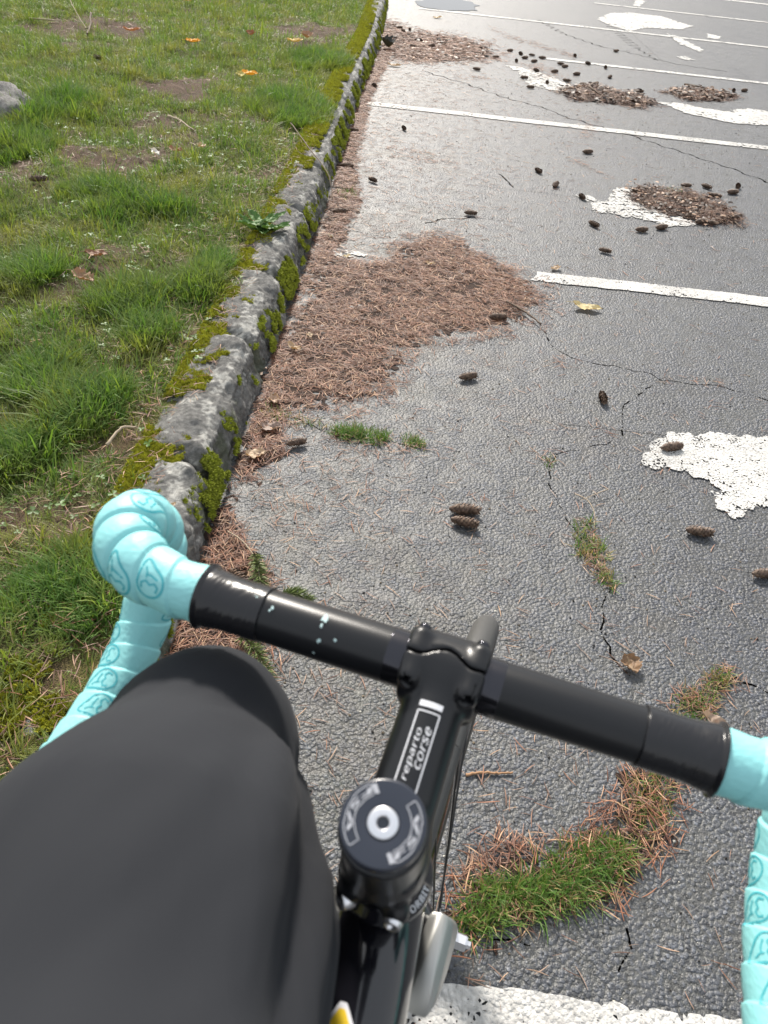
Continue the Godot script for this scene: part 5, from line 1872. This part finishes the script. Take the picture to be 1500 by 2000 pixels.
	for sd in [-1.0, 1.0]:
		var fb := MB.new()
		var n := 14
		var sides := 20
		var top := Vector3(0.006, 0.695, -0.036)
		for k in n + 1:
			var t := float(k) / n
			var p := top.lerp(axle, t) + Vector3(sd * lerpf(0.030, 0.053, pow(t, 0.8)), 0, 0)
			var chord := lerpf(0.028, 0.013, t)
			var thick := lerpf(0.009, 0.005, t)
			var dirf := Vector3(0, 0.3, -1.0).normalized()
			for s in sides:
				var a := TAU * s / sides
				fb.add(p + dirf * signf(cos(a)) * pow(absf(cos(a)), 0.55) * chord + Vector3.RIGHT * signf(sin(a)) * pow(absf(sin(a)), 0.4) * thick)
		for k in n:
			for s in sides:
				var a := k * sides + s
				var b := k * sides + (s + 1) % sides
				fb.quad(a, a + sides, b + sides, b)
		for e in [0, n]:
			for s in range(1, sides - 1):
				fb.tri(e * sides, e * sides + (s if e == 0 else s + 1), e * sides + (s + 1 if e == 0 else s))
		put("fork_blade", fb.mesh(M.plate), bike)
	var cr := MB.new()
	tube(cr, smooth_path([crown + Vector3(-0.030, -0.004, 0.012), crown + Vector3(-0.015, 0.008, 0), crown + Vector3(0.015, 0.008, 0), crown + Vector3(0.030, -0.004, 0.012)], 6), 0.0105, 20)
	put("fork_crown", cr.mesh(M.gloss_black), bike)
	wheel("front_wheel", axle, true)
	wheel("rear_wheel", rear, false)

# ------------------------------------------------------------------ rider
func rider() -> void:
	var hip := Vector3(-0.055, 0.86, 0.16)
	var mid := at(286, 1760, 0.375)
	var knee := at(385, 1470, 0.47)
	var ankle := Vector3(-0.12, 0.40, -0.02)
	print("knee ", knee, " mid ", mid)
	var fold := noise(91, 9.0, 2)
	var side := (knee - hip).normalized().cross(Vector3.UP).normalized()
	var f := func(p: Vector3) -> float:
		var d := capsule(p, hip, mid, 0.090, 0.083)
		d = smin(d, capsule(p, mid, knee, 0.083, 0.052), 0.04)
		d = smin(d, p.distance_to(knee + Vector3(0.004, 0.012, -0.004)) - 0.0495, 0.014)
		d = smin(d, capsule(p, knee, knee.lerp(ankle, 0.45), 0.050, 0.052), 0.03)
		d = smin(d, capsule(p, knee.lerp(ankle, 0.45), ankle, 0.056, 0.045), 0.03)
		# loose cloth: long soft pleats down the inner side of the thigh
		var along := (p - knee).dot((hip - knee).normalized())
		var across := (p - knee).dot(side)
		var inner := smoothstep(0.02, 0.07, across) * smoothstep(-0.03, 0.06, along)
		var axis_y := lerpf(knee.y, hip.y, clampf(along / 0.42, 0.0, 1.0))
		var ang := atan2(across, p.y - axis_y)
		var run := smoothstep(0.0, 0.07, along)
		d += 0.0065 * run * exp(-pow((ang - 1.02 + 0.5 * along) / 0.13, 2.0))
		d -= 0.0045 * run * exp(-pow((ang - 0.74 + 0.5 * along) / 0.16, 2.0))
		d += 0.0045 * run * exp(-pow((ang - 1.40 + 0.3 * along) / 0.10, 2.0))
		d += 0.0020 * inner * sin(across * 150.0 + along * 34.0)
		d += 0.0030 * fold.get_noise_3d(p.x, p.y, p.z * 0.5) + 0.0014 * fold.get_noise_3d(p.x * 3.0 + p.z, p.y * 2.0, p.z * 1.2 + 7.0)
		return d
	var mb := nets(Vector3(-0.24, 0.33, -0.42), Vector3(0.08, 0.97, 0.27), 0.005, f)
	var o := put("person", mb.mesh(M.cloth))
	tag(o, "bent left leg of the rider in plain dark grey trousers", "person")
	var sh := MB.new()
	var n := 16
	for k in n + 1:
		var t := float(k) / n
		var c := Vector3(ankle.x, 0.43 - 0.03 * t, ankle.z + 0.06 - 0.26 * t)
		var hgt := lerpf(0.045, 0.022, smoothstep(0.2, 1.0, t)) * pow(sin(PI * clampf(0.08 + t * 0.86, 0, 1)), 0.4)
		var wid := (0.036 + 0.012 * sin(PI * t)) * pow(sin(PI * clampf(0.08 + t * 0.86, 0, 1)), 0.4)
		for s in 20:
			var a := TAU * s / 20.0
			sh.add(c + Vector3(cos(a) * wid, sin(a) * hgt - 0.01, 0))
	for k in n:
		for s in 20:
			var a := k * 20 + s
			var b := k * 20 + (s + 1) % 20
			sh.quad(a, b, b + 20, a + 20)
	put("shoe", sh.mesh(M.satin_black), o)
